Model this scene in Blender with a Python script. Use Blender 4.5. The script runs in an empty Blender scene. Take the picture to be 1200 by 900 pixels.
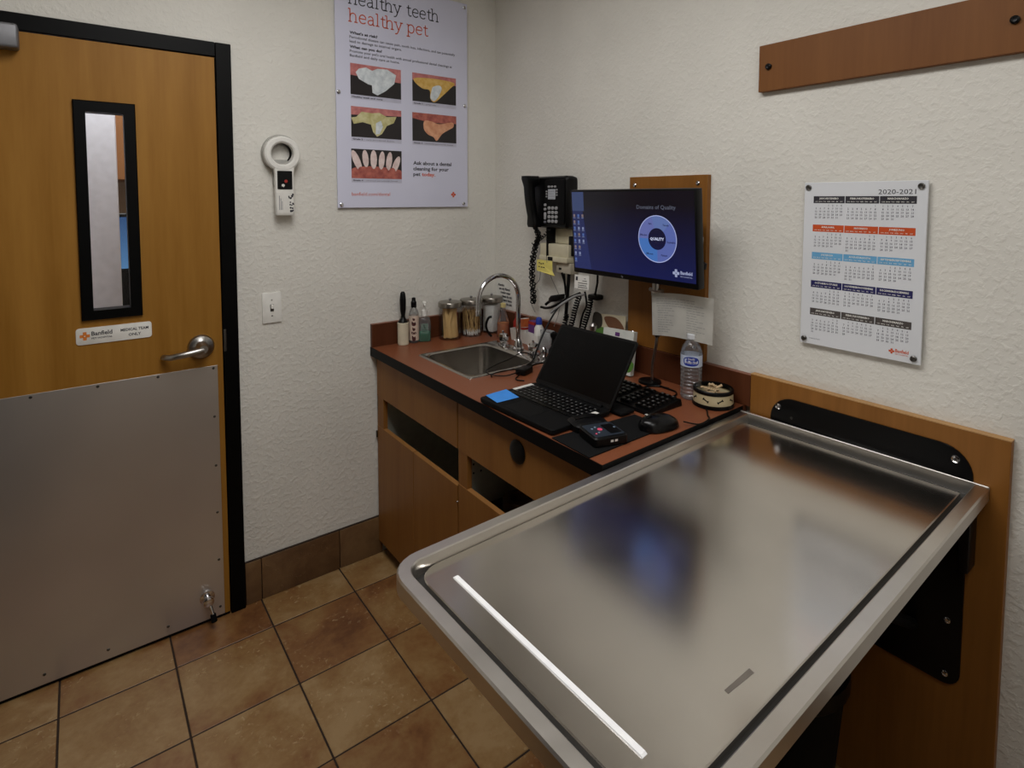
import bpy, bmesh, math, random, calendar
from mathutils import Vector, Matrix
random.seed(7)
C = bpy.context.scene
COL = C.collection
R = math.radians

# ------------------------------------------------------------------ camera
cam_d = bpy.data.cameras.new('camera')
cam = bpy.data.objects.new('camera', cam_d); COL.objects.link(cam)
yaw, pitch, roll = 0.6469, 0.0606, 0.0015
fw = Vector((math.sin(yaw)*math.cos(pitch), math.cos(yaw)*math.cos(pitch), -math.sin(pitch)))
rt = Vector((math.cos(yaw), -math.sin(yaw), 0)); up = rt.cross(fw)
rt2 = rt*math.cos(roll)+up*math.sin(roll); up2 = -rt*math.sin(roll)+up*math.cos(roll)
M = Matrix((rt2, up2, -fw)).transposed().to_4x4(); M.translation = (-1.5951, -2.2389, 1.5208)
cam.matrix_world = M
cam_d.sensor_width = 36; cam_d.lens = 36*669.89/1200
cam_d.shift_x = (600-599.08)/1200; cam_d.shift_y = (273.05-450)/1200
cam_d.clip_start = 0.02
C.camera = cam

# ------------------------------------------------------------------ world, lights, exposure
w = bpy.data.worlds.new('world'); C.world = w; w.use_nodes = True
w.node_tree.nodes['Background'].inputs[0].default_value = (0.5, 0.5, 0.55, 1)
w.node_tree.nodes['Background'].inputs[1].default_value = 0.05
def area(name, loc, sx, sy, power, color=(1, .99, .975), rot=(0, 0, 0)):
    d = bpy.data.lights.new(name, 'AREA'); d.shape = 'RECTANGLE'; d.size = sx; d.size_y = sy
    d.energy = power; d.color = color
    o = bpy.data.objects.new(name, d); o.location = loc; o.rotation_euler = rot; COL.objects.link(o); return o
area('overhead_light', (-1.22, -1.30, 2.54), 0.6, 1.2, 20)
area('overhead_light', (-1.15, -2.50, 2.54), 0.6, 0.6, 7)  # added weaker fill light, brightens the wood panel below the table
area('hall_fill_light', (-1.5, 1.1, 2.5), 0.6, 0.6, 16, (0.95, 0.97, 1))  # added fill light, makes the hall visible behind the door glass
area('hall_fill_light', (-1.6, 0.36, 2.5), 0.8, 0.25, 14, (0.95, 0.97, 1))  # added fill light for the front face of the hall partition
C.view_settings.view_transform = 'Standard'; C.view_settings.look = 'None'
C.view_settings.gamma = 1; C.view_settings.use_curve_mapping = False
C.view_settings.exposure = 0.0
C.cycles.max_bounces = 10; C.cycles.transparent_max_bounces = 24

# ------------------------------------------------------------------ materials
def lin(c):
    c = c/255.0
    return c/12.92 if c <= 0.04045 else ((c+0.055)/1.055)**2.4
def rgb(*c): return (lin(c[0]), lin(c[1]), lin(c[2]), 1)
def base(name):
    m = bpy.data.materials.new(name); m.use_nodes = True
    nt = m.node_tree; return m, nt, nt.nodes['Principled BSDF']
def nd(nt, t, **kw):
    n = nt.nodes.new(t)
    for k, v in kw.items():
        if k.startswith('i_'): n.inputs[k[2:].replace('_', ' ')].default_value = v
        else: setattr(n, k, v)
    return n
def coords(nt, scale=(1, 1, 1), rot=(0, 0, 0)):
    tc = nd(nt, 'ShaderNodeTexCoord'); mp = nd(nt, 'ShaderNodeMapping')
    mp.inputs['Scale'].default_value = scale; mp.inputs['Rotation'].default_value = rot
    nt.links.new(tc.outputs['Object'], mp.inputs['Vector']); return mp.outputs['Vector']
def noise(nt, vec, scale, detail=3, rough=.5, dist=0):
    n = nd(nt, 'ShaderNodeTexNoise'); n.inputs['Scale'].default_value = scale
    n.inputs['Detail'].default_value = detail; n.inputs['Roughness'].default_value = rough
    n.inputs['Distortion'].default_value = dist
    nt.links.new(vec, n.inputs['Vector']); return n.outputs['Fac']
def ramp(nt, fac, stops):
    r = nd(nt, 'ShaderNodeValToRGB'); e = r.color_ramp.elements
    while len(e) < len(stops): e.new(.5)
    for el, (p, c) in zip(e, stops): el.position = p; el.color = c
    nt.links.new(fac, r.inputs['Fac']); return r.outputs['Color']
def bump(nt, b, h, strength, dist=.002):
    n = nd(nt, 'ShaderNodeBump'); n.inputs['Strength'].default_value = strength; n.inputs['Distance'].default_value = dist
    nt.links.new(h, n.inputs['Height']); nt.links.new(n.outputs['Normal'], b.inputs['Normal'])
CACHE = {}
def pm(name, col, rough=.5, metal=0, var=.06, scale=30, spec=.5, coat=0):
    """plain painted / plastic / metal surface with faint noise variation"""
    if name in CACHE: return CACHE[name]
    m, nt, b = base(name)
    c = rgb(*col); v = coords(nt); f = noise(nt, v, scale, 2)
    lo = tuple(x*(1-var) for x in c[:3])+(1,); hi = tuple(min(1, x*(1+var)) for x in c[:3])+(1,)
    nt.links.new(ramp(nt, f, [(.3, lo), (.7, hi)]), b.inputs['Base Color'])
    b.inputs['Roughness'].default_value = rough; b.inputs['Metallic'].default_value = metal
    b.inputs['Specular IOR Level'].default_value = spec; b.inputs['Coat Weight'].default_value = coat
    CACHE[name] = m; return m
def wood(name, dark, light, axis='z', rough=.45, fine=1.0, spec=.35):
    m, nt, b = base(name)
    s = {'z': (9, 9, .6), 'y': (9, .6, 9), 'x': (.6, 9, 9)}[axis]
    v = coords(nt, s)
    f1 = noise(nt, v, 2.2*fine, 4, .55, .4); f2 = noise(nt, v, 14*fine, 3, .6)
    mx = nd(nt, 'ShaderNodeMath', operation='MULTIPLY_ADD'); mx.inputs[1].default_value = .35
    nt.links.new(f2, mx.inputs[0]); nt.links.new(f1, mx.inputs[2])
    nt.links.new(ramp(nt, mx.outputs[0], [(.42, rgb(*dark)), (.9, rgb(*light))]), b.inputs['Base Color'])
    b.inputs['Roughness'].default_value = rough; b.inputs['Specular IOR Level'].default_value = spec
    bump(nt, b, f2, .05, .001); return m
def steel(name, col, r0, r1, axis=None, scale=6):
    m, nt, b = base(name)
    v = coords(nt, (1, 1, 1)); sm = noise(nt, v, scale, 4, .55, .3)
    s = {'x': (2, 160, 160), 'y': (160, 2, 160), 'z': (160, 160, 2), None: (90, 90, 90)}[axis]
    br = noise(nt, coords(nt, s), 1.0, 2)
    c = rgb(*col)
    nt.links.new(ramp(nt, sm, [(.25, tuple(x*.86 for x in c[:3])+(1,)), (.75, c)]), b.inputs['Base Color'])
    mr = nd(nt, 'ShaderNodeMapRange'); mr.inputs['To Min'].default_value = r0; mr.inputs['To Max'].default_value = r1
    nt.links.new(sm, mr.inputs['Value']); nt.links.new(mr.outputs[0], b.inputs['Roughness'])
    b.inputs['Metallic'].default_value = 1
    bump(nt, b, br, .04, .0004); return m
def clear(name, tint=(1, 1, 1), gloss=.5, dens=0.0, rough=.03, tintcol=(1, 1, 1)):
    """thin clear glass / plastic: see-through with fresnel reflections"""
    m = bpy.data.materials.new(name); m.use_nodes = True; nt = m.node_tree; nt.nodes.clear()
    out = nd(nt, 'ShaderNodeOutputMaterial'); tr = nd(nt, 'ShaderNodeBsdfTransparent'); gl = nd(nt, 'ShaderNodeBsdfGlossy')
    tr.inputs[0].default_value = (*tint, 1); gl.inputs['Roughness'].default_value = rough
    fr = nd(nt, 'ShaderNodeFresnel'); fr.inputs[0].default_value = 1.45
    ml = nd(nt, 'ShaderNodeMath', operation='MULTIPLY'); ml.inputs[1].default_value = gloss
    nt.links.new(fr.outputs[0], ml.inputs[0]); mx = nd(nt, 'ShaderNodeMixShader')
    nt.links.new(ml.outputs[0], mx.inputs[0]); nt.links.new(tr.outputs[0], mx.inputs[1]); nt.links.new(gl.outputs[0], mx.inputs[2])
    last = mx
    if dens > 0:
        df = nd(nt, 'ShaderNodeBsdfDiffuse'); df.inputs[0].default_value = (*tintcol, 1)
        m2 = nd(nt, 'ShaderNodeMixShader'); m2.inputs[0].default_value = dens
        nt.links.new(mx.outputs[0], m2.inputs[1]); nt.links.new(df.outputs[0], m2.inputs[2]); last = m2
    nt.links.new(last.outputs[0], out.inputs[0]); return m
def glow(name, col, s=1.0, col2=None, z0=0, z1=1):
    m, nt, b = base(name)
    b.inputs['Base Color'].default_value = (.004, .004, .006, 1); b.inputs['Roughness'].default_value = .22
    b.inputs['Emission Strength'].default_value = s
    b.inputs['Emission Color'].default_value = rgb(*col)
    if col2:
        tc = nd(nt, 'ShaderNodeTexCoord'); sp = nd(nt, 'ShaderNodeSeparateXYZ'); nt.links.new(tc.outputs['Object'], sp.inputs[0])
        mr = nd(nt, 'ShaderNodeMapRange'); mr.inputs['From Min'].default_value = z0; mr.inputs['From Max'].default_value = z1
        nt.links.new(sp.outputs['Z'], mr.inputs['Value'])
        nt.links.new(ramp(nt, mr.outputs[0], [(0, rgb(*col)), (1, rgb(*col2))]), b.inputs['Emission Color'])
    return m

def wall_mat():
    m, nt, b = base('textured_plaster'); v = coords(nt)
    n1 = noise(nt, v, 62, 3, .5, .25); n2 = noise(nt, v, 170, 2)
    r = ramp(nt, n1, [(.46, (0, 0, 0, 1)), (.66, (1, 1, 1, 1))])
    ad = nd(nt, 'ShaderNodeMath', operation='MULTIPLY_ADD'); ad.inputs[1].default_value = .25
    nt.links.new(n2, ad.inputs[0]); nt.links.new(r, ad.inputs[2])
    bump(nt, b, ad.outputs[0], .34, .003)
    c = noise(nt, v, 3, 3)
    nt.links.new(ramp(nt, c, [(.3, rgb(214, 211, 203)), (.7, rgb(223, 220, 212))]), b.inputs['Base Color'])
    b.inputs['Roughness'].default_value = .7; b.inputs['Specular IOR Level'].default_value = .25; return m
def tile_mat(name, stops, rough=.42, bs=.35, chips=.55):
    m, nt, b = base(name)
    tc = nd(nt, 'ShaderNodeTexCoord'); oi = nd(nt, 'ShaderNodeObjectInfo')
    ad = nd(nt, 'ShaderNodeVectorMath', operation='MULTIPLY_ADD'); ad.inputs[1].default_value = (37, 23, 11)
    cb = nd(nt, 'ShaderNodeCombineXYZ')
    for k in range(3): nt.links.new(oi.outputs['Random'], cb.inputs[k])
    nt.links.new(cb.outputs[0], ad.inputs[0]); nt.links.new(tc.outputs['Object'], ad.inputs[2])
    v = ad.outputs[0]
    n1 = noise(nt, v, 6, 5, .6, .5); n2 = noise(nt, v, 45, 3, .6)
    mx = nd(nt, 'ShaderNodeMath', operation='MULTIPLY_ADD'); mx.inputs[1].default_value = .3
    nt.links.new(n2, mx.inputs[0]); nt.links.new(n1, mx.inputs[2])
    sh = nd(nt, 'ShaderNodeMath', operation='MULTIPLY_ADD'); sh.inputs[1].default_value = .26; sh.inputs[2].default_value = -.13
    nt.links.new(oi.outputs['Random'], sh.inputs[0]); a2 = nd(nt, 'ShaderNodeMath', operation='ADD')
    nt.links.new(mx.outputs[0], a2.inputs[0]); nt.links.new(sh.outputs[0], a2.inputs[1])
    b.inputs['Roughness'].default_value = rough
    # chipped relief toward patches
    n3 = noise(nt, v, 70, 2, .5, .3); n4 = noise(nt, v, 5, 2)
    r3 = ramp(nt, n3, [(.60, (0, 0, 0, 1)), (.72, (1, 1, 1, 1))]); r4 = ramp(nt, n4, [(.5, (0, 0, 0, 1)), (.62, (1, 1, 1, 1))])
    ml = nd(nt, 'ShaderNodeMath', operation='MULTIPLY'); nt.links.new(r3, ml.inputs[0]); nt.links.new(r4, ml.inputs[1])
    mc = nd(nt, 'ShaderNodeMix', data_type='RGBA')
    ca, cbk = [i_ for i_ in mc.inputs if i_.type == 'RGBA'][:2]; cbk.default_value = rgb(186, 160, 120)
    mf = nd(nt, 'ShaderNodeMath', operation='MULTIPLY'); mf.inputs[1].default_value = chips; nt.links.new(ml.outputs[0], mf.inputs[0])
    nt.links.new(mf.outputs[0], mc.inputs[0]); nt.links.new(ramp(nt, a2.outputs[0], stops), ca); nt.links.new([o_ for o_ in mc.outputs if o_.type == 'RGBA'][0], b.inputs['Base Color'])
    m5 = nd(nt, 'ShaderNodeMath', operation='MULTIPLY_ADD'); m5.inputs[1].default_value = .35
    nt.links.new(n1, m5.inputs[0]); nt.links.new(ml.outputs[0], m5.inputs[2])
    bump(nt, b, m5.outputs[0], bs, .003); return m

WALL = wall_mat()
TILE = tile_mat('slate_look_tile', [(.34, rgb(100, 61, 32)), (.52, rgb(126, 85, 48)), (.70, rgb(142, 109, 67)), (.9, rgb(160, 131, 91))])
BTILE = tile_mat('baseboard_tile', [(.3, rgb(80, 54, 32)), (.6, rgb(100, 72, 46)), (.9, rgb(122, 94, 62))], chips=.06)
GROUT = pm('dark_grout', (46, 32, 22), .9)
CEIL = pm('ceiling_paint', (225, 222, 215), .85)
BLACKP = pm('black_frame_paint', (4, 4, 4), .45, spec=.1)
BLACK = pm('black_plastic', (7, 7, 8), .36, spec=.22)
BLACKM = pm('matte_black', (9, 9, 10), .7, spec=.15)
RUBBER = pm('black_rubber', (6, 6, 6), .8, spec=.15)
DOORW = wood('maple_door_veneer', (134, 90, 28), (160, 114, 48), 'z', .5, .6, .2)
CABW = wood('cabinet_laminate', (124, 80, 36), (140, 95, 46), 'z', .45, .8, .25)
PANW = wood('panel_laminate', (122, 78, 30), (142, 94, 42), 'z', .45, .8, .25)
BRDW = wood('rail_laminate', (108, 66, 30), (124, 80, 40), 'z', .5, .8, .2)
EDGEW = pm('light_wood_edge', (178, 136, 84), .5)
TOPL = pm('red_brown_laminate', (128, 74, 48), .36, 0, .12, 260, .3)
SPL = wood('splash_laminate', (76, 40, 23), (90, 50, 30), 'z', .4, .8, .2)
EDGEB = pm('black_edge_band', (7, 7, 8), .5, spec=.12)
KICKS = pm('kick_plate_steel', (198, 193, 189), .33, .82, .09, 2.2, .4)
TRAYS = steel('tray_steel', (226, 221, 214), .15, .21, 'x', 5)
RIMS = steel('rim_steel', (228, 224, 218), .26, .36, 'x', 8)
CHROME = pm('chrome', (215, 215, 218), .08, 1, .02)
SATIN = pm('satin_nickel', (165, 162, 158), .3, 1, .05)
DKSTEEL = pm('dark_steel', (95, 93, 90), .35, 1, .05)
SINKS = steel('sink_steel', (196, 192, 187), .16, .24, None, 8)
WHITEP = pm('white_plastic', (226, 224, 218), .4)
OFFW = pm('beige_plastic', (205, 197, 170), .5)
PAPER = pm('white_paper', (222, 220, 214), .8)
ACRY = pm('bluish_white_print', (212, 213, 232), .25, 0, .02, 5, .5)
CALW = pm('calendar_white_print', (218, 220, 224), .25, 0, .02, 5)
INK = pm('dark_ink', (40, 38, 48), .7); GREYINK = pm('grey_ink', (112, 112, 122), .7)
ORANGE = pm('orange_print', (206, 84, 40), .6)
DOORORANGE = pm('logo_orange', (214, 122, 44), .6)
YELLOWN = pm('yellow_paper', (222, 208, 112), .85)
BLUEN = pm('blue_paper', (60, 140, 226), .8)
GLASS = clear('clear_glass', (.985, .99, .99), .4)
PET = clear('clear_bottle_plastic', (.96, .97, .98), .7, .06, .08, (.85, .88, .92))
GREENLIQ = clear('green_gel', (.3, .85, .6), .4, .45, .05, (.06, .42, .24))
ORLIQ = clear('orange_liquid', (.95, .5, .15), .4, .6, .05, (.75, .25, .05))
WOODST = pm('pale_stick_wood', (206, 170, 112), .7)
COTTON = pm('white_cotton', (232, 230, 226), .95)
INTER = pm('white_melamine_interior', (205, 200, 182), .6)
RED = pm('red_print', (165, 40, 30), .5); PURPLE = pm('purple_print', (96, 52, 116), .5); BLUEC = pm('blue_cap', (38, 62, 160), .4)
GREENP = pm('leaf_green_print', (78, 122, 48), .6); BROWNP = pm('brown_print', (112, 74, 50), .6); PINK = pm('pink_print', (205, 70, 110), .5)

# ------------------------------------------------------------------ mesh builder
def rr(cx, cy, hx, hy, r, n=5):
    """rounded rectangle outline, counter-clockwise"""
    P = []
    for (sx, sy, a0) in ((1, 1, 0), (-1, 1, 90), (-1, -1, 180), (1, -1, 270)):
        for k in range(n+1):
            a = R(a0+90*k/n); P.append((cx+sx*(hx-r)+r*math.cos(a), cy+sy*(hy-r)+r*math.sin(a)))
    return P
def circ(cx, cy, r, n=24, ry=None): return [(cx+r*math.cos(2*math.pi*k/n), cy+(ry or r)*math.sin(2*math.pi*k/n)) for k in range(n)]
def basis(o, u, v):
    u = Vector(u).normalized(); v = Vector(v).normalized(); n = u.cross(v)
    m = Matrix((u, v, n)).transposed().to_4x4(); m.translation = o; return m
def LW(x, z, y=0.0): return basis((x, y, z), (1, 0, 0), (0, 0, 1))        # on the left wall, out of the wall = +local z
def RW(y, z, x=0.0): return basis((x, y, z), (0, -1, 0), (0, 0, 1))       # on the right wall
TXT = {}
def text_geo(s, bold=0.0, res=2):
    k = (s, bold, res)
    if k not in TXT:
        cu = bpy.data.curves.new('t', 'FONT'); cu.body = s; cu.size = 1; cu.resolution_u = res; cu.offset = bold
        cu.align_x = 'LEFT'
        ob = bpy.data.objects.new('t', cu); me = ob.to_mesh()
        TXT[k] = ([v.co.copy() for v in me.vertices], [tuple(p.vertices) for p in me.polygons])
        ob.to_mesh_clear(); bpy.data.objects.remove(ob); bpy.data.curves.remove(cu)
    return TXT[k]
def spline(P, closed=True, k=6):
    out = []; n = len(P)
    for i in range(n if closed else n-1):
        g = lambda j: Vector((*P[j % n], 0)[:3]) if closed else Vector((*P[max(0, min(n-1, j))], 0)[:3])
        a, b, c, d = g(i-1), g(i), g(i+1), g(i+2)
        for s in range(k):
            t = s/k
            q = .5*((2*b)+(c-a)*t+(2*a-5*b+4*c-d)*t*t+(3*b-a-3*c+d)*t**3); out.append(q)
    if not closed: out.append(Vector((*P[-1], 0)[:3]))
    return out
class B:
    def __init__(s, M=None): s.bm = bmesh.new(); s.M = M or Matrix(); s.mi = 0
    def add(s, vs, fs, fn=None):
        V = [s.bm.verts.new(s.M @ (fn(Vector(v)) if fn else Vector(v))) for v in vs]
        for f in fs:
            if len(set(f)) < 3: continue
            try: F = s.bm.faces.new([V[i] for i in f]); F.material_index = s.mi
            except ValueError: pass
        return s
    def box(s, lo, hi, bev=0, seg=2):
        lo = Vector(lo); hi = Vector(hi); lo, hi = Vector(map(min, lo, hi)), Vector(map(max, lo, hi))
        t = bmesh.new(); bmesh.ops.create_cube(t, size=1)
        for v in t.verts: v.co = Vector([(lo[i]+hi[i])/2+v.co[i]*(hi[i]-lo[i]) for i in range(3)])
        if bev: bmesh.ops.bevel(t, geom=t.edges[:], offset=bev, segments=seg, affect='EDGES', profile=.5, clamp_overlap=True)
        t.verts.index_update(); s.add([v.co for v in t.verts], [[v.index for v in f.verts] for f in t.faces]); t.free(); return s
    def loft(s, rings, cap0=True, cap1=True, closed=True):
        n = len(rings[0]); vs = [p for r in rings for p in r]; fs = []
        for i in range(len(rings)-1):
            for k in range(n if closed else n-1):
                a = i*n+k; b = i*n+(k+1) % n; fs.append((a, b, b+n, a+n))
        if cap0: fs.append(tuple(range(n-1, -1, -1)))
        if cap1: fs.append(tuple(range((len(rings)-1)*n, len(rings)*n)))
        return s.add(vs, fs)
    def prism(s, P, z0, z1, bev=0):
        P = [(p[0], p[1]) for p in P]
        if bev:
            c = Vector((sum(p[0] for p in P)/len(P), sum(p[1] for p in P)/len(P)))
            def sc(d): 
                o = []
                for p in P:
                    v = Vector(p)-c; L = v.length; o.append(c+v*max(0, (L-d))/L if L else c)
                return o
            q = sc(bev)
            return s.loft([[(p[0], p[1], z0) for p in P], [(p[0], p[1], z1-bev) for p in P], [(p[0], p[1], z1-bev*.3) for p in sc(bev*.3)], [(p[0], p[1], z1) for p in q]])
        return s.loft([[(p[0], p[1], z0) for p in P], [(p[0], p[1], z1) for p in P]])
    def flat(s, P, z=0): return s.add([(p[0], p[1], z) for p in P], [tuple(range(len(P)))])
    def rect(s, x0, y0, x1, y1, z=0): return s.flat([(x0, y0), (x1, y0), (x1, y1), (x0, y1)], z)
    def lathe(s, prof, c=(0, 0, 0), n=28, cap0=True, cap1=True):
        rings = [[(c[0]+r*math.cos(2*math.pi*k/n), c[1]+r*math.sin(2*math.pi*k/n), c[2]+z) for k in range(n)] for r, z in prof]
        return s.loft(rings, cap0, cap1)
    def cyl(s, p0, p1, r0, r1=None, n=20): return s.tube([p0, p1], [r0, r0 if r1 is None else r1], n)
    def tube(s, pts, r, n=8, closed=False):
        pts = [Vector(p) for p in pts]; m = len(pts); rs = r if isinstance(r, (list, tuple)) else [r]*m
        T = []
        for i in range(m):
            a = pts[i-1] if (i or closed) else pts[0]; b = pts[(i+1) % m] if (i < m-1 or closed) else pts[-1]
            T.append((b-a).normalized())
        nv = T[0].orthogonal().normalized(); rings = []
        for i in range(m):
            nv = (nv-T[i]*nv.dot(T[i])); nv = nv.normalized() if nv.length > 1e-9 else T[i].orthogonal().normalized()
            bn = T[i].cross(nv)
            rings.append([pts[i]+(nv*math.cos(2*math.pi*k/n)+bn*math.sin(2*math.pi*k/n))*rs[i] for k in range(n)])
        if closed: rings.append(rings[0])
        return s.loft(rings, not closed, not closed)
    def coil(s, path, Rr, r, turns, per=9, n=5):
        path = [Vector(p) for p in path]; L = [0]
        for a, b in zip(path, path[1:]): L.append(L[-1]+(b-a).length)
        N = int(turns*per); pts = []
        for i in range(N+1):
            d = L[-1]*i/N; k = 0
            while k < len(path)-2 and L[k+1] < d: k += 1
            t = (d-L[k])/(L[k+1]-L[k]); p = path[k].lerp(path[k+1], t); T = (path[k+1]-path[k]).normalized()
            u = T.cross(Vector((1, .2, 0))).normalized(); v = T.cross(u); a = 2*math.pi*i/per
            pts.append(p+(u*math.cos(a)+v*math.sin(a))*Rr)
        return s.tube(pts, r, n)
    def text(s, t, size, x, y, z=0.0003, align='L', bold=0.0, res=2, width=None, fn=None):
        vs, fs = text_geo(t, bold, res)
        if not vs: return s
        x0 = min(v.x for v in vs); x1 = max(v.x for v in vs); sx = size
        if width: sx = width/(x1-x0)
        off = {'L': x0, 'C': (x0+x1)/2, 'R': x1}[align]
        return s.add([Vector((x+(v.x-off)*sx, y+v.y*size, z)) for v in vs], fs, fn)
    def ribbon(s, P, w, z=0.0003, closed=False):
        P = [Vector((p[0], p[1])) for p in P]; n = len(P); Lf = []; Rg = []
        for i in range(n):
            a = P[i-1] if (i or closed) else P[0]; b = P[(i+1) % n] if (i < n-1 or closed) else P[-1]
            t = (b-a).normalized(); nn = Vector((-t.y, t.x)); Lf.append(P[i]+nn*w/2); Rg.append(P[i]-nn*w/2)
        vs = [(p.x, p.y, z) for p in Lf+Rg]; fs = [(i, n+i, n+(i+1) % n, (i+1) % n) for i in range(n if closed else n-1)]
        return s.add(vs, fs)
OFF = {}
def obj(name, b, mat, parent=None, smooth=35, label=None, kind=None, local=False):
    """link a builder as ONE mesh object; world-space geometry is moved into the parent's space"""
    me = bpy.data.meshes.new(name)
    off = OFF.get(parent.name, Vector()) if parent else Vector()
    if parent and not local: bmesh.ops.translate(b.bm, verts=b.bm.verts, vec=-off)
    bmesh.ops.recalc_face_normals(b.bm, faces=b.bm.faces)
    b.bm.to_mesh(me); b.bm.free()
    for m in (mat if isinstance(mat, (list, tuple)) else [mat]): me.materials.append(m)
    if smooth: me.shade_smooth(); me.set_sharp_from_angle(angle=R(smooth))
    o = bpy.data.objects.new(name, me); COL.objects.link(o)
    if parent: o.parent = parent; OFF[o.name] = off
    if label: o['label'] = label
    if kind: o['kind'] = kind
    return o
def thing(name, label, cat, loc=(0, 0, 0), rotz=0, group=None):
    o = bpy.data.objects.new(name, None); o.empty_display_size = .05; COL.objects.link(o)
    o.location = loc; o.rotation_euler = (0, 0, rotz); o['label'] = label; o['category'] = cat
    if group: o['group'] = group
    OFF[o.name] = Vector(loc); return o
def tag(o, label, cat, group=None):
    o['label'] = label; o['category'] = cat
    if group: o['group'] = group
    return o
def struct(name, b, m, label=None, smooth=0): 
    o = obj(name, b, m, None, smooth, label, 'structure'); OFF[o.name] = Vector(); return o
def screw(b, r=.006, h=.003, n=12): b.lathe([(r, 0), (r, h*.5), (r*.8, h), (r*.35, h), (r*.35, h*.3)], n=n, cap1=True); return b

# ================================================================== SETTING
H = 2.56; XL = -2.45; YF = -3.0; T = .12
DX0, DX1, DT = -2.16, -1.2, 2.05           # door opening
wl = B(); wl.box((XL-T, 0, 0), (DX0, T, H)); wl.box((DX1, 0, 0), (T, T, H)); wl.box((DX0, 0, DT), (DX1, T, H))
struct('wall_left', wl, WALL, 'off white textured plaster wall with the wooden door')
struct('wall_right', B().box((0, YF-T, 0), (T, 0, H)), WALL, 'off white textured plaster wall with the calendar and monitor')
struct('wall_front', B().box((XL-T, YF-T, 0), (0, YF, H)), WALL)
struct('wall_back', B().box((XL-T, YF, 0), (XL, 0, H)), WALL)
struct('ceiling', B().box((XL-T, YF-T, H), (T, T, H+.05)), CEIL)
fl = struct('floor', B().box((XL-T, YF-T, -.06), (T, T, -.0016)), GROUT, 'square brown slate look floor tiles with dark grout')
tx, ty, ts = -1.0949, -.1781, .3008; g = .0026
def tile_mesh(x0, y0, x1, y1):
    t = B(); t.box((x0, y0, -.012), (x1, y1, 0), .0014, 1); return t
full = None
for i in range(-5, 4):
    for j in range(-1, 10):
        x0 = tx+i*ts; x1 = x0+ts; y1 = ty-j*ts; y0 = y1-ts
        cx0, cx1, cy0, cy1 = max(x0, XL), min(x1, 0), max(y0, YF), min(y1, 0)
        if cx1-cx0 < .02 or cy1-cy0 < .02: continue
        whole = abs(cx1-cx0-ts)+abs(cy1-cy0-ts) < 1e-6
        if whole and full:
            o = bpy.data.objects.new('tile', full.data); COL.objects.link(o); o.parent = fl
            o.location = ((x0+x1)/2, (y0+y1)/2, 0)
        else:
            mx, my = (x0+x1)/2, (y0+y1)/2
            o = obj('tile', tile_mesh(cx0-mx+g, cy0-my+g, cx1-mx-g, cy1-my-g), TILE, fl, 0, local=True); o.location = (mx, my, 0)
            if whole: full = o
        dz = random.uniform(-.0006, .0006); o.location.z = dz
# tile baseboard on the left wall
bb = struct('baseboard_left', B().box((-1.150, -.004, 0), (-.602, 0, .156)), GROUT)
xs = [-1.150, -1.0925, -.7912, -.602]
for a, c in zip(xs, xs[1:]):
    obj('tile', B().box((a+.0012, -.012, .001), (c-.0012, -.001, .1605), .0025, 2), BTILE, bb, 30)
obj('grout_line', B().box((-1.150, -.009, .1605), (-.602, 0, .1635)), GROUT, bb, 0)
br = struct('baseboard_right', B().box((-.004, YF, 0), (0, -1.94, .156)), GROUT)
yy = -1.94
while yy > YF+.02:
    y2 = max(yy-.3008, YF)
    obj('tile', B().box((-.012, y2+.0012, .001), (-.001, yy-.0012, .1605), .0025, 2), BTILE, br, 30); yy = y2
# door frame
fr = B()
for (x0, x1, z0, z1) in ((-1.2015, -1.152, 0, 2.057), (-2.21, -2.158, 0, 2.057), (-2.158, -1.2015, 2.0075, 2.057)):
    fr.box((x0, -.022, z0), (x1, .001, z1), .002, 1)
fr.box((-1.2035, -.004, 0), (-1.198, T+.015, 2.0075)); fr.box((-2.162, -.004, 0), (-2.156, T+.015, 2.0075)); fr.box((-2.158, -.004, 2.0075), (-1.2015, T+.015, 2.013))
fro = struct('trim_1', fr, BLACKP, 'black painted steel door frame', 0)
obj('strike_plate', B().box((-1.2012, -.0235, .975), (-1.1925, -.021, 1.054), .001, 1), DKSTEEL, fro)
# door leaf (flush with frame face), hole for the vision panel
WX0, WX1, WZ0, WZ1 = -1.574, -1.469, 1.160, 1.792
leaf = B()
for (x0, x1, z0, z1) in ((-2.153, WX0, .012, 2.004), (WX1, -1.2055, .012, 2.004), (WX0, WX1, .012, WZ0), (WX0, WX1, WZ1, 2.004)):
    leaf.box((x0, -.020, z0), (x1, .024, z1))
bmesh.ops.remove_doubles(leaf.bm, verts=leaf.bm.verts, dist=1e-5)
door = struct('door_1', leaf, DOORW, 'golden brown wooden door with narrow window and steel kick plate')
wf = B(LW(0, 0, -.020))
def frame2(b, x0, y0, x1, y1, X0, Y0, X1, Y1, d0, d1, bev=.003):
    """picture-frame ring between outer X* and inner x*"""
    o = [(X0, Y0), (X1, Y0), (X1, Y1), (X0, Y1)]; i = [(x0, y0), (x1, y0), (x1, y1), (x0, y1)]
    rings = [(o, d0), (o, d1-bev), ([(a+(bev if k in (0, 3) else -bev), c+(bev if k < 2 else -bev)) for k, (a, c) in enumerate(o)], d1), (i, d1), (i, d0)]
    return b.loft([[(p[0], p[1], z) for p in P] for P, z in rings], False, False)
frame2(wf, -1.5700, 1.1662, -1.4722, 1.7862, -1.6010, 1.1362, -1.4402, 1.8205, -.04, .012)
obj('window_trim', wf, BLACKP, door, 0)
obj('window_pane', B().box((-1.573, -.002, 1.161), (-1.470, .004, 1.791)), GLASS, door, 0)
sg = B(LW(-1.5172, 1.0862, -.020)); sg.prism(rr(0, 0, .1005, .0262, .009), 0, .003, .0008)
sign = obj('sign', sg, WHITEP, door, 30, label='white plastic sign reading MEDICAL TEAM ONLY')
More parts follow.
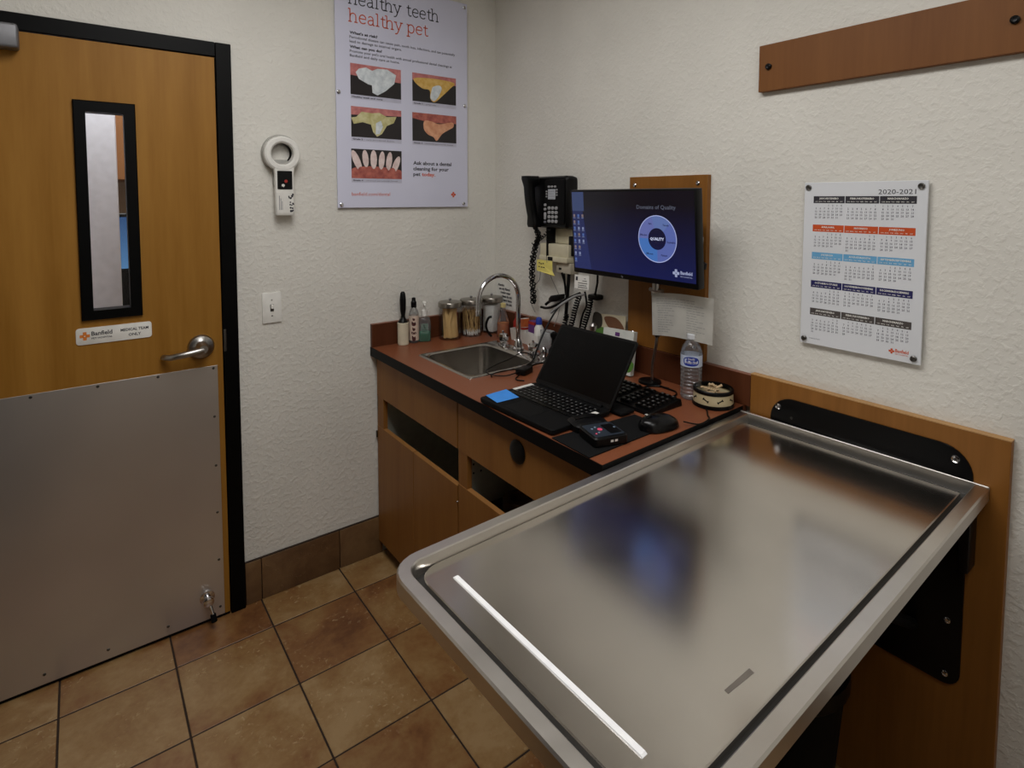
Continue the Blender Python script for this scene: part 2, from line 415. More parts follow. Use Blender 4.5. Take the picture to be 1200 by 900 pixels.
def logo_cross(b, x, y, s, z=.0004):
    for a in range(4):
        c, n = math.cos(a*math.pi/2), math.sin(a*math.pi/2)
        P = [(-.15, .07), (.15, .07), (.18, .12), (.18, .46), (.14, .5), (-.14, .5), (-.18, .46), (-.18, .12)]
        b.flat([(x+s*(p[0]*c-p[1]*n), y+s*(p[0]*n+p[1]*c)) for p in P], z)
    b.ribbon([(x+s*.16*math.cos(R(45+90*k)), y+s*.16*math.sin(R(45+90*k))) for k in range(4)], s*.1, z+.0001, True); return b
sl = B(LW(-1.5172, 1.0862, -.0231)); logo_cross(sl, -.078, .001, .026)
sl.mi = 1; sl.text('Banfield', .0185, -.061, .0005, bold=.02, width=.054); sl.text('PET HOSPITAL', .0075, -.061, -.011, bold=.01, width=.054)
sl.text('MEDICAL TEAM', .0125, .053, .003, align='C', bold=.02, width=.076); sl.text('ONLY', .0125, .053, -.014, align='C', bold=.02)
obj('sign_lettering', sl, [DOORORANGE, INK], sign, 0)
kp = obj('kick_plate', B().box((-2.12, -.0225, .0135), (-1.2235, -.0199, .930), .0006, 1), KICKS, door, 0)
for (x, z) in [(-1.237, .921), (-1.404, .921), (-1.568, .921), (-1.732, .921), (-1.238, .747), (-1.238, .569), (-1.238, .397), (-1.238, .221), (-1.5697, .045), (-1.401, .045), (-1.732, .045), (-1.238, .045)]:
    obj('screw', screw(B(LW(x, z, -.0224)), .0045, .002, 10), DKSTEEL, kp)
hd = B(LW(-1.2735, 1.004, -.020)); hd.lathe([(.042, 0), (.042, .006), (.038, .012), (.024, .016), (.019, .022), (.016, .05), (.014, .055)])
hnd = obj('handle_rose', hd, SATIN, door)
lv = B(); lv.tube([(-1.2735, -.066, 1.000), (-1.29, -.070, .999), (-1.34, -.069, .993), (-1.368, -.062, .989), (-1.386, -.040, .987), (-1.388, -.034, .987)], [.012, .0115, .0105, .010, .0095, .009], 12)
obj('lever', lv, SATIN, hnd)
ds = B(LW(-1.279, .097, -.0225)); ds.lathe([(.024, 0), (.024, .004), (.012, .007), (.012, .022), (.017, .024), (.017, .034), (.012, .037)])
dso = obj('door_stop', ds, CHROME, door)
obj('stop_arm', B().cyl((-1.279, -.048, .097), (-1.268, -.066, .052), .0065, .005, 10), CHROME, dso)
obj('rubber_tip', B().cyl((-1.269, -.065, .055), (-1.266, -.071, .030), .009, .010, 12), RUBBER, dso)
cl = B(); cl.box((-2.10, -.075, 1.945), (-1.7165, -.020, 2.014), .008, 3)
obj('door_closer', cl, pm('closer_grey_metal', (112, 112, 115), .45, .4), door, label='grey metal closer box at the top of the door')
obj('sweep', B().box((-2.153, -.018, .003), (-1.2055, .022, .013)), RUBBER, door, 0)

# hall seen through the door glass
hall = B(); hall.box((-2.9, 2.2, 0), (-.6, 2.3, 2.6)); hall.box((-2.9, T, 0), (-2.8, 2.2, 2.6)); hall.box((-.7, T, 0), (-.6, 2.2, 2.6)); hall.box((-2.9, T, 2.6), (-.6, 2.3, 2.65))
struct('wall_hall', hall, pm('tan_wall', (170, 150, 125), .8), 'tan hallway wall glimpsed through the door window')
struct('floor_hall', B().box((-2.9, T, -.06), (-.6, 2.3, 0)), TILE)
tag(obj('partition_panel', B().box((-2.3, .60, 0), (-1.465, .64, 2.3), .004, 1), pm('pale_partition', (200, 200, 208), .6)), 'pale grey upright panel filling most of the door window view', 'panel')
cb = thing('wall_cabinet', 'orange brown wall cabinet under a white shelf, seen through the door glass', 'cabinet', (-1.3, 2.2, 1.56))
obj('body', B().box((-1.9, 1.62, 1.62), (-1.0, 2.198, 2.05), .004, 1), BRDW, cb, 0)
obj('top_shelf', B().box((-1.9, 1.60, 2.05), (-1.0, 2.198, 2.10), .003, 1), WHITEP, cb, 0)
sc2 = thing('desk_monitor', 'small glowing blue screen glimpsed through the right edge of the door glass', 'monitor', (-1.39, 1.4, .95))
obj('casing', B().box((-1.62, 1.36, 1.13), (-1.18, 1.40, 1.44), .005, 1), BLACK, sc2, 0)
sp_ = B(); sp_.box((-1.6, 1.357, 1.15), (-1.2, 1.362, 1.42)); obj('screen', sp_, glow('hall_screen', (70, 110, 150), 1.1, (30, 60, 100), .2, .5), sc2, 0)
obj('stand', B().box((-1.44, 1.37, .91), (-1.36, 1.40, 1.14)).box((-1.5, 1.30, .90), (-1.3, 1.46, .915)), BLACK, sc2, 0)
dk = thing('hall_desk', 'brown desk standing in the hall behind the door glass', 'desk', (-1.4, 1.6, 0))
obj('desktop', B().box((-1.9, 1.2, .87), (-.9, 2.19, .90), .003, 1), BROWNP, dk, 0)
for x in (-1.87, -.95): obj('side_panel', B().box((x, 1.22, 0), (x+.03, 2.18, .87)), BROWNP, dk, 0)

# ================================================================== LEFT WALL
po = thing('poster', 'large dental health poster of tooth photos on acrylic panel, left wall', 'poster', (-.471, -.012, 1.936))
obj('acrylic_panel', B().box((-.776, -.014, 1.4817), (-.1658, -.009, 2.394), .001, 1), ACRY, po, 0)
PF = -.0143
ST = {'h': ([[(0, 0), (0, 1.5)], [(0, .55), (.08, .82), (.22, .97), (.4, 1), (.56, .94), (.66, .8), (.68, .6), (.68, 0)], [(-.2, 0), (.2, 0)], [(.48, 0), (.88, 0)], [(-.22, 1.46), (0, 1.46)]], 1.06),
      'e': ([[(.06, .54), (.8, .54), (.78, .72), (.68, .9), (.52, .99), (.4, 1), (.24, .95), (.1, .8), (.03, .6), (.03, .4), (.1, .18), (.24, .04), (.42, 0), (.6, .03), (.76, .16)]], 1.0),
      'a': ([[(.1, .84), (.22, .96), (.4, 1), (.56, .94), (.64, .8), (.66, .65), (.66, 0)], [(.66, .58), (.4, .56), (.2, .5), (.06, .36), (.06, .2), (.16, .04), (.32, -.01), (.5, .05), (.66, .25)], [(.62, .02), (.86, .02)]], 1.0),
      'l': ([[(.2, 0), (.2, 1.5)], [(-.02, .03), (.42, .03)], [(-.02, 1.46), (.2, 1.46)]], .58),
      't': ([[(.25, 1.3), (.25, .3), (.29, .1), (.4, 0), (.52, 0), (.64, .07)], [(0, .97), (.58, .97)]], .76),
      'y': ([[(.04, 1), (.42, .04)], [(.8, 1), (.36, -.2), (.26, -.38), (.12, -.46), (-.02, -.43)], [(-.16, .97), (.22, .97)], [(.6, .97), (.98, .97)]], 1.0),
      'p': ([[(.02, 1), (.02, -.46)], [(.02, .7), (.12, .9), (.28, 1), (.46, 1), (.64, .9), (.76, .68), (.78, .5), (.74, .28), (.62, .09), (.46, 0), (.28, .01), (.12, .12), (.02, .32)], [(-.18, .97), (.02, .97)], [(-.2, -.46), (.24, -.46)]], 1.04), ' ': ([], .66)}
def slab(b, s, x, y, u, width, wt=.13):
    tot = sum(ST[c][1] for c in s); k = width/(tot*u); x0 = x+.2*u*k
    for c in s:
        for P in ST[c][0]: b.ribbon([(x0+p[0]*u*k, y+p[1]*u) for p in P], wt*u)
        x0 += ST[c][1]*u*k
    return b
def PL(): return B(LW(0, 0, PF))
obj('title', slab(PL(), 'healthy teeth', -.722, 2.288, .0335, .407), INK, po, 0, label='dark serif words healthy teeth')
obj('title', slab(PL(), 'healthy pet', -.722, 2.2185, .0335, .353), ORANGE, po, 0, label='red serif words healthy pet')
tb = PL()
for z, s, bold, wdt in ((2.171, "What's at risk?", .03, .118), (2.154, 'Periodontal disease can cause pain, tooth loss, infections, and can potentially', 0, .486), (2.137, 'lead to damage to internal organs.', 0, .226),
                   (2.116, 'What can you do?', .03, .137), (2.099, "Promote your pet's oral health with annual professional dental cleanings at", 0, .470), (2.082, 'Banfield and daily care at home.', 0, .216)):
    tb.text(s, .0145, -.718, z, bold=bold+.008, width=wdt)
obj('body_text', tb, INK, po, 0)
def ell(cx, cy, a, b_, rot, n=14):
    c, s = math.cos(R(rot)), math.sin(R(rot)); return [(cx+a*math.cos(t)*c-b_*math.sin(t)*s, cy+a*math.cos(t)*s+b_*math.sin(t)*c) for t in [2*math.pi*k/n for k in range(n)]]
def fm(name, c1, c2, sc=40):
    m, nt, b = base(name); f = noise(nt, coords(nt), sc, 3, .6)
    nt.links.new(ramp(nt, f, [(.35, rgb(*c1)), (.65, rgb(*c2))]), b.inputs['Base Color']); b.inputs['Roughness'].default_value = .3; return m
PDARK = pm('photo_dark', (34, 30, 32), .3); GUM = fm('photo_gum', (176, 104, 104), (206, 132, 128)); GUMD = fm('photo_gum_dark', (150, 76, 70), (190, 108, 94))
TW = fm('photo_tooth_white', (196, 204, 210), (226, 232, 236)); TY = fm('photo_tooth_yellow', (206, 158, 66), (222, 186, 110)); TG = fm('photo_tooth_green', (184, 176, 118), (212, 206, 160)); TP = fm('photo_tooth_pink', (206, 140, 104), (226, 170, 134)); TL_ = fm('photo_tooth_pale', (214, 190, 186), (232, 214, 210))
def photo(name, x0, z0, x1, z1, layers, cap):
    b = B(LW(0, 0, PF)); b.rect(x0, z0, x1, z1, .0002); mats = [PDARK]; W, Hh = x1-x0, z1-z0
    for k, (m, P) in enumerate(layers):
        if m not in mats: mats.append(m)
        b.mi = mats.index(m)
        Q = P if len(P) > 13 else spline(P) if len(P) > 5 else P
        b.flat([(x0+W*min(1, max(0, p[0])), z0+Hh*min(1, max(0, p[1]))) for p in Q], .0003+.0001*k)
    o = obj('tooth_photo', b, mats, po, 0)
    c = B(LW(0, 0, PF)); c.rect(x0, z0-.0165, x1, z0, .0002); c.mi = 1; bold, txt, wd = cap
    c.text(bold, .0085, x0+.006, z0-.0115, .0004, bold=.03, width=wd[0])
    if txt: c.mi = 2; c.text(txt, .0085, x0+.010+wd[0], z0-.0115, .0004, width=wd[1])
    obj('caption', c, [pm('caption_strip', (188, 188, 206), .4), INK, GREYINK], po, 0)
top = [(0, 1), (0, .62), (.2, .72), (.45, .7), (.7, .66), (1, .5), (1, 1)]
topb = [(0, 1), (0, .62), (1, .55), (1, 1)]
photo('p', -.717, 1.9345, -.497, 2.057, [(GUM, topb), (TW, [(.1, .72), (.16, .85), (.3, .92), (.42, .84), (.52, .93), (.72, .95), (.9, .8), (.86, .5), (.68, .22), (.52, .05), (.42, .12), (.41, .36), (.34, .38), (.16, .52)])], ('Healthy teeth and gums', '', (.13, 0)))
photo('p', -.444, 1.936, -.227, 2.0555, [(GUM, [(0, 1), (0, .75), (1, .72), (1, 1)]), (TY, [(.04, .8), (.25, .86), (.6, .88), (.96, .82), (.86, .6), (.68, .3), (.5, .04), (.4, .14), (.38, .44), (.22, .48), (.06, .66)]), (TW, [(.46, .58), (.6, .66), (.66, .55), (.58, .24), (.48, .07), (.4, .18), (.42, .4)])], ('Grade 1', '– gingivitis', (.042, .062)))
photo('p', -.7165, 1.7665, -.497, 1.888, [(GUM, [(0, 1), (0, .72), (1, .8), (1, 1)]), (TG, [(.0, .62), (.1, .66), (.2, .84), (.4, .82), (.55, .86), (.7, .74), (.9, .78), (.84, .55), (.7, .44), (.6, .16), (.5, .05), (.42, .2), (.38, .44), (.22, .5), (.05, .42)]), (TW, [(.48, .5), (.58, .6), (.62, .4), (.55, .15), (.47, .12)])], ('Grade 2', '– early periodontal disease', (.042, .135)))
photo('p', -.4455, 1.767, -.226, 1.888, [(GUMD, [(0, 1), (0, .8), (.4, .68), (1, .72), (1, 1)]), (TP, [(.26, .72), (.4, .74), (.6, .66), (.9, .76), (.93, .6), (.8, .46), (.66, .3), (.54, .05), (.46, .18), (.34, .26), (.25, .45)])], ('Grade 3', '– moderate periodontal disease', (.042, .150)))
L5 = [(GUMD, [(0, 0), (1, 0), (1, .25), (.9, .35), (.5, .42), (.2, .4), (0, .3)])]
for cx, cy, a, b_, rt_ in ((.1, .6, .07, .36, 12), (.27, .68, .06, .3, 3), (.43, .66, .065, .33, 0), (.59, .64, .06, .32, -3), (.74, .62, .06, .33, -4), (.88, .5, .065, .32, -12)): L5.append((TL_, ell(cx, cy, a, b_, rt_)))
for cx in (.18, .35, .51, .66, .81): L5.append((GUMD, ell(cx, .18, .07, .22, 0)))
photo('p', -.718, 1.601, -.4975, 1.719, L5, ('Grade 4', '– advanced periodontal disease', (.042, .150)))
ak = PL()
for z, s, wd in ((1.665, 'Ask about a dental', .190), (1.641, 'cleaning for your', .176)): ak.text(s, .0215, -.443, z, bold=.025, width=wd)
ak.text('pet', .0215, -.443, 1.617, bold=.025, width=.034); ak.mi = 1; ak.text('today.', .0215, -.402, 1.617, bold=.025, width=.066)
obj('call_to_action', ak, [INK, ORANGE], po, 0)
obj('web_address', PL().text('banfield.com/dental', .020, -.718, 1.5305, bold=0, width=.166), ORANGE, po, 0)
lg = PL(); logo_cross(lg, -.243, 1.537, .024); obj('logo', lg, ORANGE, po, 0)
for x, z in ((-.767, 1.938), (-.1825, 1.939), (-.183, 2.3745), (-.762, 1.495), (-.19, 1.4965), (-.762, 2.3745)):
    s_ = B(LW(x, z, -.001)); s_.lathe([(.006, 0), (.006, .009)], n=12).lathe([(.0075, .0142), (.0075, .018), (.005, .0195), (.0025, .019)], n=14); obj('standoff', s_, CHROME, po)

# microchip scanner on its wall holder
sn = thing('microchip_scanner', 'white handheld ring scanner with small black display in a wall holder', 'scanner', (-.99, -.03, 1.60))
ho = B(LW(-.990, 1.688, 0)); ho.lathe([(.036, 0), (.066, 0), (.068, .012), (.066, .022), (.038, .022)], n=36, cap0=False, cap1=False); ho.prism(rr(0, -.075, .028, .05, .01), 0, .012)
obj('holder', ho, pm('grey_holder', (168, 166, 160), .5), sn)
rg = B(LW(-.990, 1.683, -.024)); n = 40
def ring(ro, z): 
    out = []
    for k in range(n):
        a = 2*math.pi*k/n; out.append((ro*math.cos(a), ro*math.sin(a), z))
    return out
rg.loft([ring(.0395, .0), ring(.0635, 0), ring(.066, .006), ring(.064, .018), ring(.058, .0225), ring(.046, .0225), ring(.0405, .018), ring(.0395, .0)], False, False)
obj('scanner_ring', rg, WHITEP, sn)
hb = B(LW(-.986, 1.60, -.024))
rings = []
for z_, hw, d in ((.045, .043, .019), (.030, .037, .021), (.010, .034, .022), (-.06, .0335, .022), (-.138, .033, .022), (-.143, .031, .020)):
    rings.append([(p[0], z_, p[1]) for p in rr(0, d/2, hw, d/2, .006, 3)])
hb.loft(rings); obj('grip', hb, WHITEP, sn)
obj('display', B(LW(-.986, 1.5865, -.0462)).prism(rr(0, 0, .0265, .034, .003), 0, .0012), BLACK, sn)
dm = B(LW(-.986, 1.5865, -.0475)); dm.flat(circ(.004, -.004, .006, 12), 0); dm.mi = 1; dm.flat([(-.012, -.022), (-.004, -.026), (0, -.018), (-.006, -.014), (-.012, -.016)], 0)
obj('display_icons', dm, [RED, PAPER], sn, 0)
obj('sticker', B(LW(-.986, 1.503, -.0462)).prism(rr(0, 0, .030, .038, .002), 0, .0008), PAPER, sn, 0)
for k in range(3): obj('print_line', B(LW(-.986, 1.503, -.0472)).rect(-.022+.005*k, -.026, -.020+.005*k, .026-.01*k, 0), GREYINK, sn, 0)
st = B(LW(-.986, 1.503, -.0472)); random.seed(3)
for k in range(24):
    x, z = .010+.019*random.random()**.6, -.034+.066*random.random()
    st.flat(circ(x, z, .0024+.0014*random.random(), 7), .0002*random.random())
obj('speckle_print', st, INK, sn, 0, kind='stuff')
# light switch
sw = thing('light_switch', 'white toggle light switch plate on the wall beside the door', 'switch', (-1.0315, -.003, 1.11))
obj('cover_plate', B(LW(-1.0315, 1.1095, 0)).prism(rr(0, 0, .0345, .057, .004), 0, .006, .002), WHITEP, sw)
obj('toggle', B().box((-1.0365, -.0175, 1.107), (-1.0265, -.006, 1.122), .002, 1), WHITEP, sw)
obj('toggle_slot', B(LW(-1.0315, 1.1095, -.006)).prism(rr(0, 0, .0065, .0135, .002), 0, .0006), pm('slot_grey', (90, 88, 86), .6), sw)
for z in (1.1395, 1.0795): obj('screw', screw(B(LW(-1.0315, z, -.0058)), .003, .0012, 10), SATIN, sw)

# ================================================================== RIGHT WALL
rl = thing('wall_rail', 'long brown wooden rail board with black bolts, high on right wall', 'rail', (0, -1.63, 1.89))
obj('board', B().box((-.020, -2.02, 1.8266), (-.0005, -1.3348, 1.9575), .001, 1), BRDW, rl, 0)
for y in (-1.365, -1.9005, -1.99):
    if y > -1.95: obj('bolt', B(RW(y, 1.8945, -.0198)).lathe([(.0085, 0), (.0085, .006), (.005, .008), (.003, .0075)], n=14), BLACK, rl)
calo = thing('wall_calendar', 'white year calendar with coloured month bars on acrylic, right wall', 'calendar', (0, -1.616, 1.345))
obj('acrylic_panel', B().box((-.014, -1.7588, 1.1253), (-.009, -1.4736, 1.5645), .001, 1), CALW, calo, 0)
def CP(): return B(RW(0, 0, -.0142))
HB = [(44, 42, 50), (198, 76, 26), (104, 166, 208), (32, 32, 88), (74, 68, 66)]
HM = [pm('calendar_bar_%d' % i, c, .5) for i, c in enumerate(HB)]
MN = ['JANUARY/ENERO', 'FEBRUARY/FEBRERO', 'MARCH/MARZO', 'APRIL/ABRIL', 'MAY/MAYO', 'JUNE/JUNIO', 'JULY/JULIO', 'AUGUST/AGOSTO', 'SEPTEMBER/SEPTIEMBRE', 'OCTOBER/OCTUBRE', 'NOVEMBER/NOVIEMBRE', 'DECEMBER/DICIEMBRE']
tops = [1.5277, 1.4516, 1.3774, 1.3006, 1.2254]
calendar.setfirstweekday(6)
for r in range(5):
    for c in range(3):
        q = r*3+c; yr, mo = 2020+q//12, q % 12+1
        x0 = 1.4985+c*.0800; x1 = x0+.0784; zt = tops[r]
        hbm = CP(); hbm.rect(x0, zt-.0185, x1, zt, .0001); hbm.mi = 1
        hbm.text(MN[mo-1], .0062, (x0+x1)/2, zt-.0082, .0003, 'C', .03, 1)
        for k, dn in enumerate(('SUN', 'MON', 'TUE', 'WED', 'THU', 'FRI', 'SAT')): hbm.text(dn, .0036, x0+.0075+k*.0105, zt-.0155, .0003, 'C', .02, 1)
        obj('month_bar', hbm, [HM[r], PAPER], calo, 0)
        db = CP()
        for wk, week in enumerate(calendar.monthcalendar(yr, mo)):
            for k, d in enumerate(week):
                if d: db.text(str(d), .0066, x0+.0075+k*.0105, zt-.0268-wk*.0080, .0002, 'C', .02, 1)
        obj('month_days', db, GREYINK, calo, 0)
obj('year_heading', CP().text('2020-2021', .0168, 1.7345, 1.5325, .0002, 'R', .0, 2, .080), INK, calo, 0)
lg = CP(); logo_cross(lg, 1.6975, 1.1478, .0125); lg.text('Banfield', .0115, 1.7055, 1.1465, .0002, bold=.02, width=.028); lg.text('PET HOSPITAL', .0045, 1.7055, 1.1405, .0002, width=.028)
obj('logo', lg, ORANGE, calo, 0)
obj('small_print', CP().text('© banfield pet hospital', .0042, 1.4985, 1.1405, .0002, width=.028), GREYINK, calo, 0)
for y, z in ((-1.485, 1.5512), (-1.7455, 1.5512), (-1.4856, 1.1385), (-1.7445, 1.1392)):
    s_ = B(RW(y, z, 0)); s_.lathe([(.0055, 0), (.0055, .009)], n=12).lathe([(.0072, .0142), (.0072, .018), (.005, .0195), (.0022, .019)], n=14); obj('standoff', s_, DKSTEEL, calo)
# monitor backboard
mb = thing('monitor_backboard', 'tall brown wooden board screwed to the wall behind the monitor', 'board', (0, -1.015, 1.30))
obj('board', B().box((-.020, -1.1744, .999), (-.0005, -.8565, 1.5965), .001, 1), PANW, mb, 0)
for y, z in ((-.881, 1.568), (-1.140, 1.570), (-.881, 1.04), (-1.140, 1.04)):
    obj('screw', B(RW(y, z, -.0198)).lathe([(.008, 0), (.0075, .003), (.004, .006), (.002, .0055)], n=14), CHROME, mb)

# wall monitor; screen leans a little
mo = thing('wall_monitor', 'black flat monitor on wall arm showing a dark blue desktop', 'monitor', (-.17, -.975, 1.40))
tilt = math.atan2(-.022, .30)
MM = basis((-.169, -.982, 1.4015), (-.9995 * 0 - .0, -1, 0), (tilt, 0, 1))
def MB_(): return B(MM)
W2, H2 = .2645, .1495
obj('casing', MB_().box((-W2, -H2, -.030), (W2, H2, 0), .004, 2), BLACK, mo)
scrM = glow('screen_blue', (22, 32, 96), .48, (11, 11, 26), -.12, .10)
obj('screen', MB_().box((-W2+.008, -H2+.018, -.001), (W2-.008, H2-.007, .0006)), scrM, mo, 0)
sd = MB_(); sd.rect(-W2+.008, .075, -.198, H2-.007, .0009); obj('side_window', sd, glow('screen_steel_blue', (62, 78, 122), .6), mo, 0)
sd = MB_(); sd.flat([(-W2+.008, .075), (-.205, .075), (-.172, -H2+.018), (-W2+.008, -H2+.018)], .0008); obj('wallpaper_band', sd, glow('screen_mid_blue', (42, 56, 126), .42, (36, 48, 106), -.1, .1), mo, 0)
ic = MB_(); random.seed(11)
for r_ in range(8):
    for c_ in range((3, 2, 3, 3, 3, 2, 2, 1)[r_]):
        x = -.248+c_*.021; z = .057-r_*.0225
        ic.mi = random.randint(0, 2); ic.rect(x-.0045, z-.004, x+.0045, z+.006, .0011); ic.mi = 0; ic.rect(x-.006, z-.008, x+.006, z-.0062, .0011)
obj('desktop_icons', ic, [glow('icon_white', (150, 160, 200), .55), glow('icon_tan', (150, 130, 130), .55), glow('icon_blue', (90, 120, 190), .55)], mo, 0)
DC = (.119, -.006)
dn = MB_()
for k in range(48):
    a0, a1 = 2*math.pi*k/48, 2*math.pi*(k+1)/48
    for r0, r1, mi in ((.034, .0715, (0 if 6 <= k < 14 else 1 if 14 <= k < 24 else 2 if 24 <= k < 36 else 3)), (.0715, .074, 4)):
        dn.mi = mi; dn.flat([(DC[0]+r0*math.cos(a0), DC[1]+r0*math.sin(a0)), (DC[0]+r1*math.cos(a0), DC[1]+r1*math.sin(a0)), (DC[0]+r1*math.cos(a1), DC[1]+r1*math.sin(a1)), (DC[0]+r0*math.cos(a1), DC[1]+r0*math.sin(a1))], .0010)
obj('donut_chart', dn, [glow('chart_a', (104, 126, 186), .7), glow('chart_b', (108, 118, 184), .7), glow('chart_c', (74, 124, 200), .7), glow('chart_d', (96, 112, 184), .7), glow('chart_rim', (168, 176, 220), .9)], mo, 0)
CTX = glow('chart_text', (20, 24, 70), .5)
for t_, a, rr_ in (('Safe', 118, .054), ('Timely', 52, .056), ('Effective', 168, .053), ('Equitable', -8, .054), ('Efficient', -122, .056), ('Patient', -62, .056)):
    obj('chart_word', MB_().text(t_, .0085, DC[0]+rr_*math.cos(R(a)), DC[1]+rr_*math.sin(R(a))-.003, .0013, 'C', .02, 1), CTX, mo, 0)
obj('chart_centre_word', MB_().text('QUALITY', .0125, DC[0], DC[1]-.004, .0013, 'C', .03, 1, .054), glow('text_white', (200, 206, 235), .9), mo, 0)
obj('screen_heading', MB_().text('Domains of Quality', .0175, .117, .087, .0013, 'C', .01, 2, .150), glow('text_grey', (104, 108, 124), .6), mo, 0)
lgm = MB_(); logo_cross(lgm, .187, -.106, .024, .0012); lgm.text('Banfield', .014, .203, -.108, .0013, bold=.03, width=.042); lgm.text('PET HOSPITAL', .006, .203, -.117, .0013, width=.042)
obj('screen_logo', lgm, glow('logo_white', (190, 198, 235), .55), mo, 0)
bl = MB_(); bl.text('hp', .009, -.03, -H2+.006, .0004, 'C', .03, 1); obj('maker_mark', bl, GREYINK, mo, 0)
arm = B(); arm.box((-.150, -1.05, 1.33), (-.125, -.93, 1.45), .004); arm.cyl((-.13, -.99, 1.39), (-.06, -.99, 1.39), .02); arm.box((-.06, -1.06, 1.32), (-.0195, -.93, 1.46), .004)
obj('wall_bracket', arm, BLACKM, mo)
pg = B(); pg.box((-.075, -1.172, 1.452), (-.055, -1.150, 1.468), .002); pg.cyl((-.065, -1.1, 1.46), (-.065, -1.16, 1.46), .004); obj('plug', pg, BLACK, mo)
pg = B(); pg.box((-.085, -1.190, 1.366), (-.055, -1.150, 1.404), .004).tube([(-.07, -1.185, 1.37), (-.07, -1.195, 1.35), (-.07, -1.18, 1.33), (-.07, -1.12, 1.32)], .003); obj('plug', pg, WHITEP, mo, label='white cable connector at the monitor side')
pg = B(); pg.lathe([(.0, 0), (.022, .002), (.024, .02), (.0, .03)], (-.06, -1.178, 1.30), 16); obj('cable_knot', pg, BLACK, mo)
lt = B(); lt.cyl((-.10, -1.045, 1.223), (-.10, -1.045, 1.26), .012).cyl((-.10, -1.07, 1.222), (-.10, -1.02, 1.222), .006); obj('lower_clamp', lt, SATIN, mo)
tg = B(basis((-.1505, -.752, 1.2405), (0, -1, .02), (.05, .02, 1))); 
tg.box((-.037, -.047, 0), (.037, .003, .0008))
lab = obj('service_tag', tg, PAPER, mo, 0, label='white printed paper tag hanging below the monitor')
tgp = B(basis((-.1515, -.752, 1.2405), (0, -1, .02), (.05, .02, 1)))
for k, (a, c, h_) in enumerate(((-.028, -.018, .012), (.010, .026, .003), (.004, .028, .003))): pass
tgp.rect(-.030, -.018, -.020, -.004, .0004)
for z, a, c in ((-.008, .012, .022), (-.016, .004, .026), (-.025, -.018, .030), (-.033, -.018, .026), (-.040, -.018, .030)): tgp.rect(a, z-.0022, c, z, .0004)
obj('tag_print', tgp, INK, lab, 0)

# wall phone
ph = thing('wall_phone', 'black corded office telephone hung on the wall above the sink corner', 'phone', (0, -.49, 1.50))
bd = B(RW(-.493, 1.505, 0))
R0 = lambda hw, hh, z: [(p[0], p[1], z) for p in rr(0, 0, hw, hh, .014, 4)]
bd.loft([R0(.100, .102, .0), R0(.104, .106, .02), R0(.104, .106, .050), R0(.098, .100, .060)])
obj('body', bd, BLACK, ph)
bd = B(RW(-.515, 1.505, -.060)); bd.prism(rr(0.01, 0, .060, .090, .010), 0, .006, .002); obj('face_plate', bd, BLACKM, ph)
hs = B(RW(-.410, 1.507, -.058)); rings = []
for k in range(19):
    t = k/18; z = -.106+.212*t; e = abs(2*t-1)
    hw = .023+.008*max(0, (e-.55)/.45); d0 = .010*(1-e**2)+.026*t; d1 = d0+.030+.010*max(0, (e-.6)/.4)+.004*t
    if t in (0, 1): hw *= .8
    if e > .6: d0 = -.004+.010*t
    rings.append([(p[0]+.006*(1-t), z, p[1]) for p in rr(0, (d0+d1)/2, hw, (d1-d0)/2, min(.011, (d1-d0)/2*.9), 4)])
hs.loft(rings); obj('handset', hs, BLACK, ph)
dsp = B(RW(-.513, 1.5375, -.0665)); dsp.prism(rr(0, 0, .0225, .0205, .002), 0, .0008)
dp = obj('display', dsp, pm('lcd_grey', (172, 176, 182), .3), ph, 0)
dl = B(RW(-.513, 1.5375, -.0675))
for k in range(4): dl.rect(-.019, .011-.010*k, .019-.006*(k % 2), .0125-.010*k, 0)
obj('display_lines', dl, GREYINK, dp, 0)
def key(y, z, hw, hh, mat, d=.0665): obj('button', B(RW(y, z, -d)).prism(rr(0, 0, hw, hh, min(hw, hh)*.9, 3), 0, .003, .0008), mat, ph)
KEYG = pm('key_light_grey', (158, 158, 160), .5)
for r_ in range(4):
    for c_ in range(3): key(-.4985-.0215*c_, 1.4815-.0178*r_, .0085, .0066, KEYG)
for k in range(3): key(-.496-.019*k, 1.568, .0065, .0042, KEYG)
for k in range(3): key(-.482, 1.549-.0105*k, .004, .0034, KEYG); key(-.5445, 1.555-.0105*k, .004, .0034, KEYG)
key(-.473, 1.494, .0075, .0055, KEYG); key(-.473, 1.4765, .0075, .0055, KEYG); key(-.473, 1.449, .0065, .0150, KEYG); key(-.473, 1.424, .0065, .0045, GREYINK)
cord = B()
path = [(-.085, -.408, 1.402), (-.06, -.400, 1.37), (-.045, -.372, 1.335), (-.04, -.352, 1.30), (-.04, -.338, 1.24), (-.04, -.336, 1.18), (-.042, -.348, 1.11), (-.045, -.352, 1.072)]
pp = spline(path, False, 8)
p1, p2 = [], []
for i, p in enumerate(pp):
    a = i*.85; d = Vector((math.cos(a)*.5, math.sin(a), 0))*.008*min(1, i/8); p1.append(p+d); p2.append(p-d)
cord.coil(p1, .0072, .0030, 34, 8); cord.coil(p2, .0072, .0030, 34, 8)
cord.coil(spline([(-.05, -.352, 1.325), (-.045, -.385, 1.345), (-.05, -.42, 1.36), (-.05, -.455, 1.388), (-.05, -.462, 1.402)], False, 6), .006, .0021, 9, 8)
cdo = obj('coiled_cord', cord, BLACK, ph, 60); cdo.location.y = -.020
ph.location.y += .026
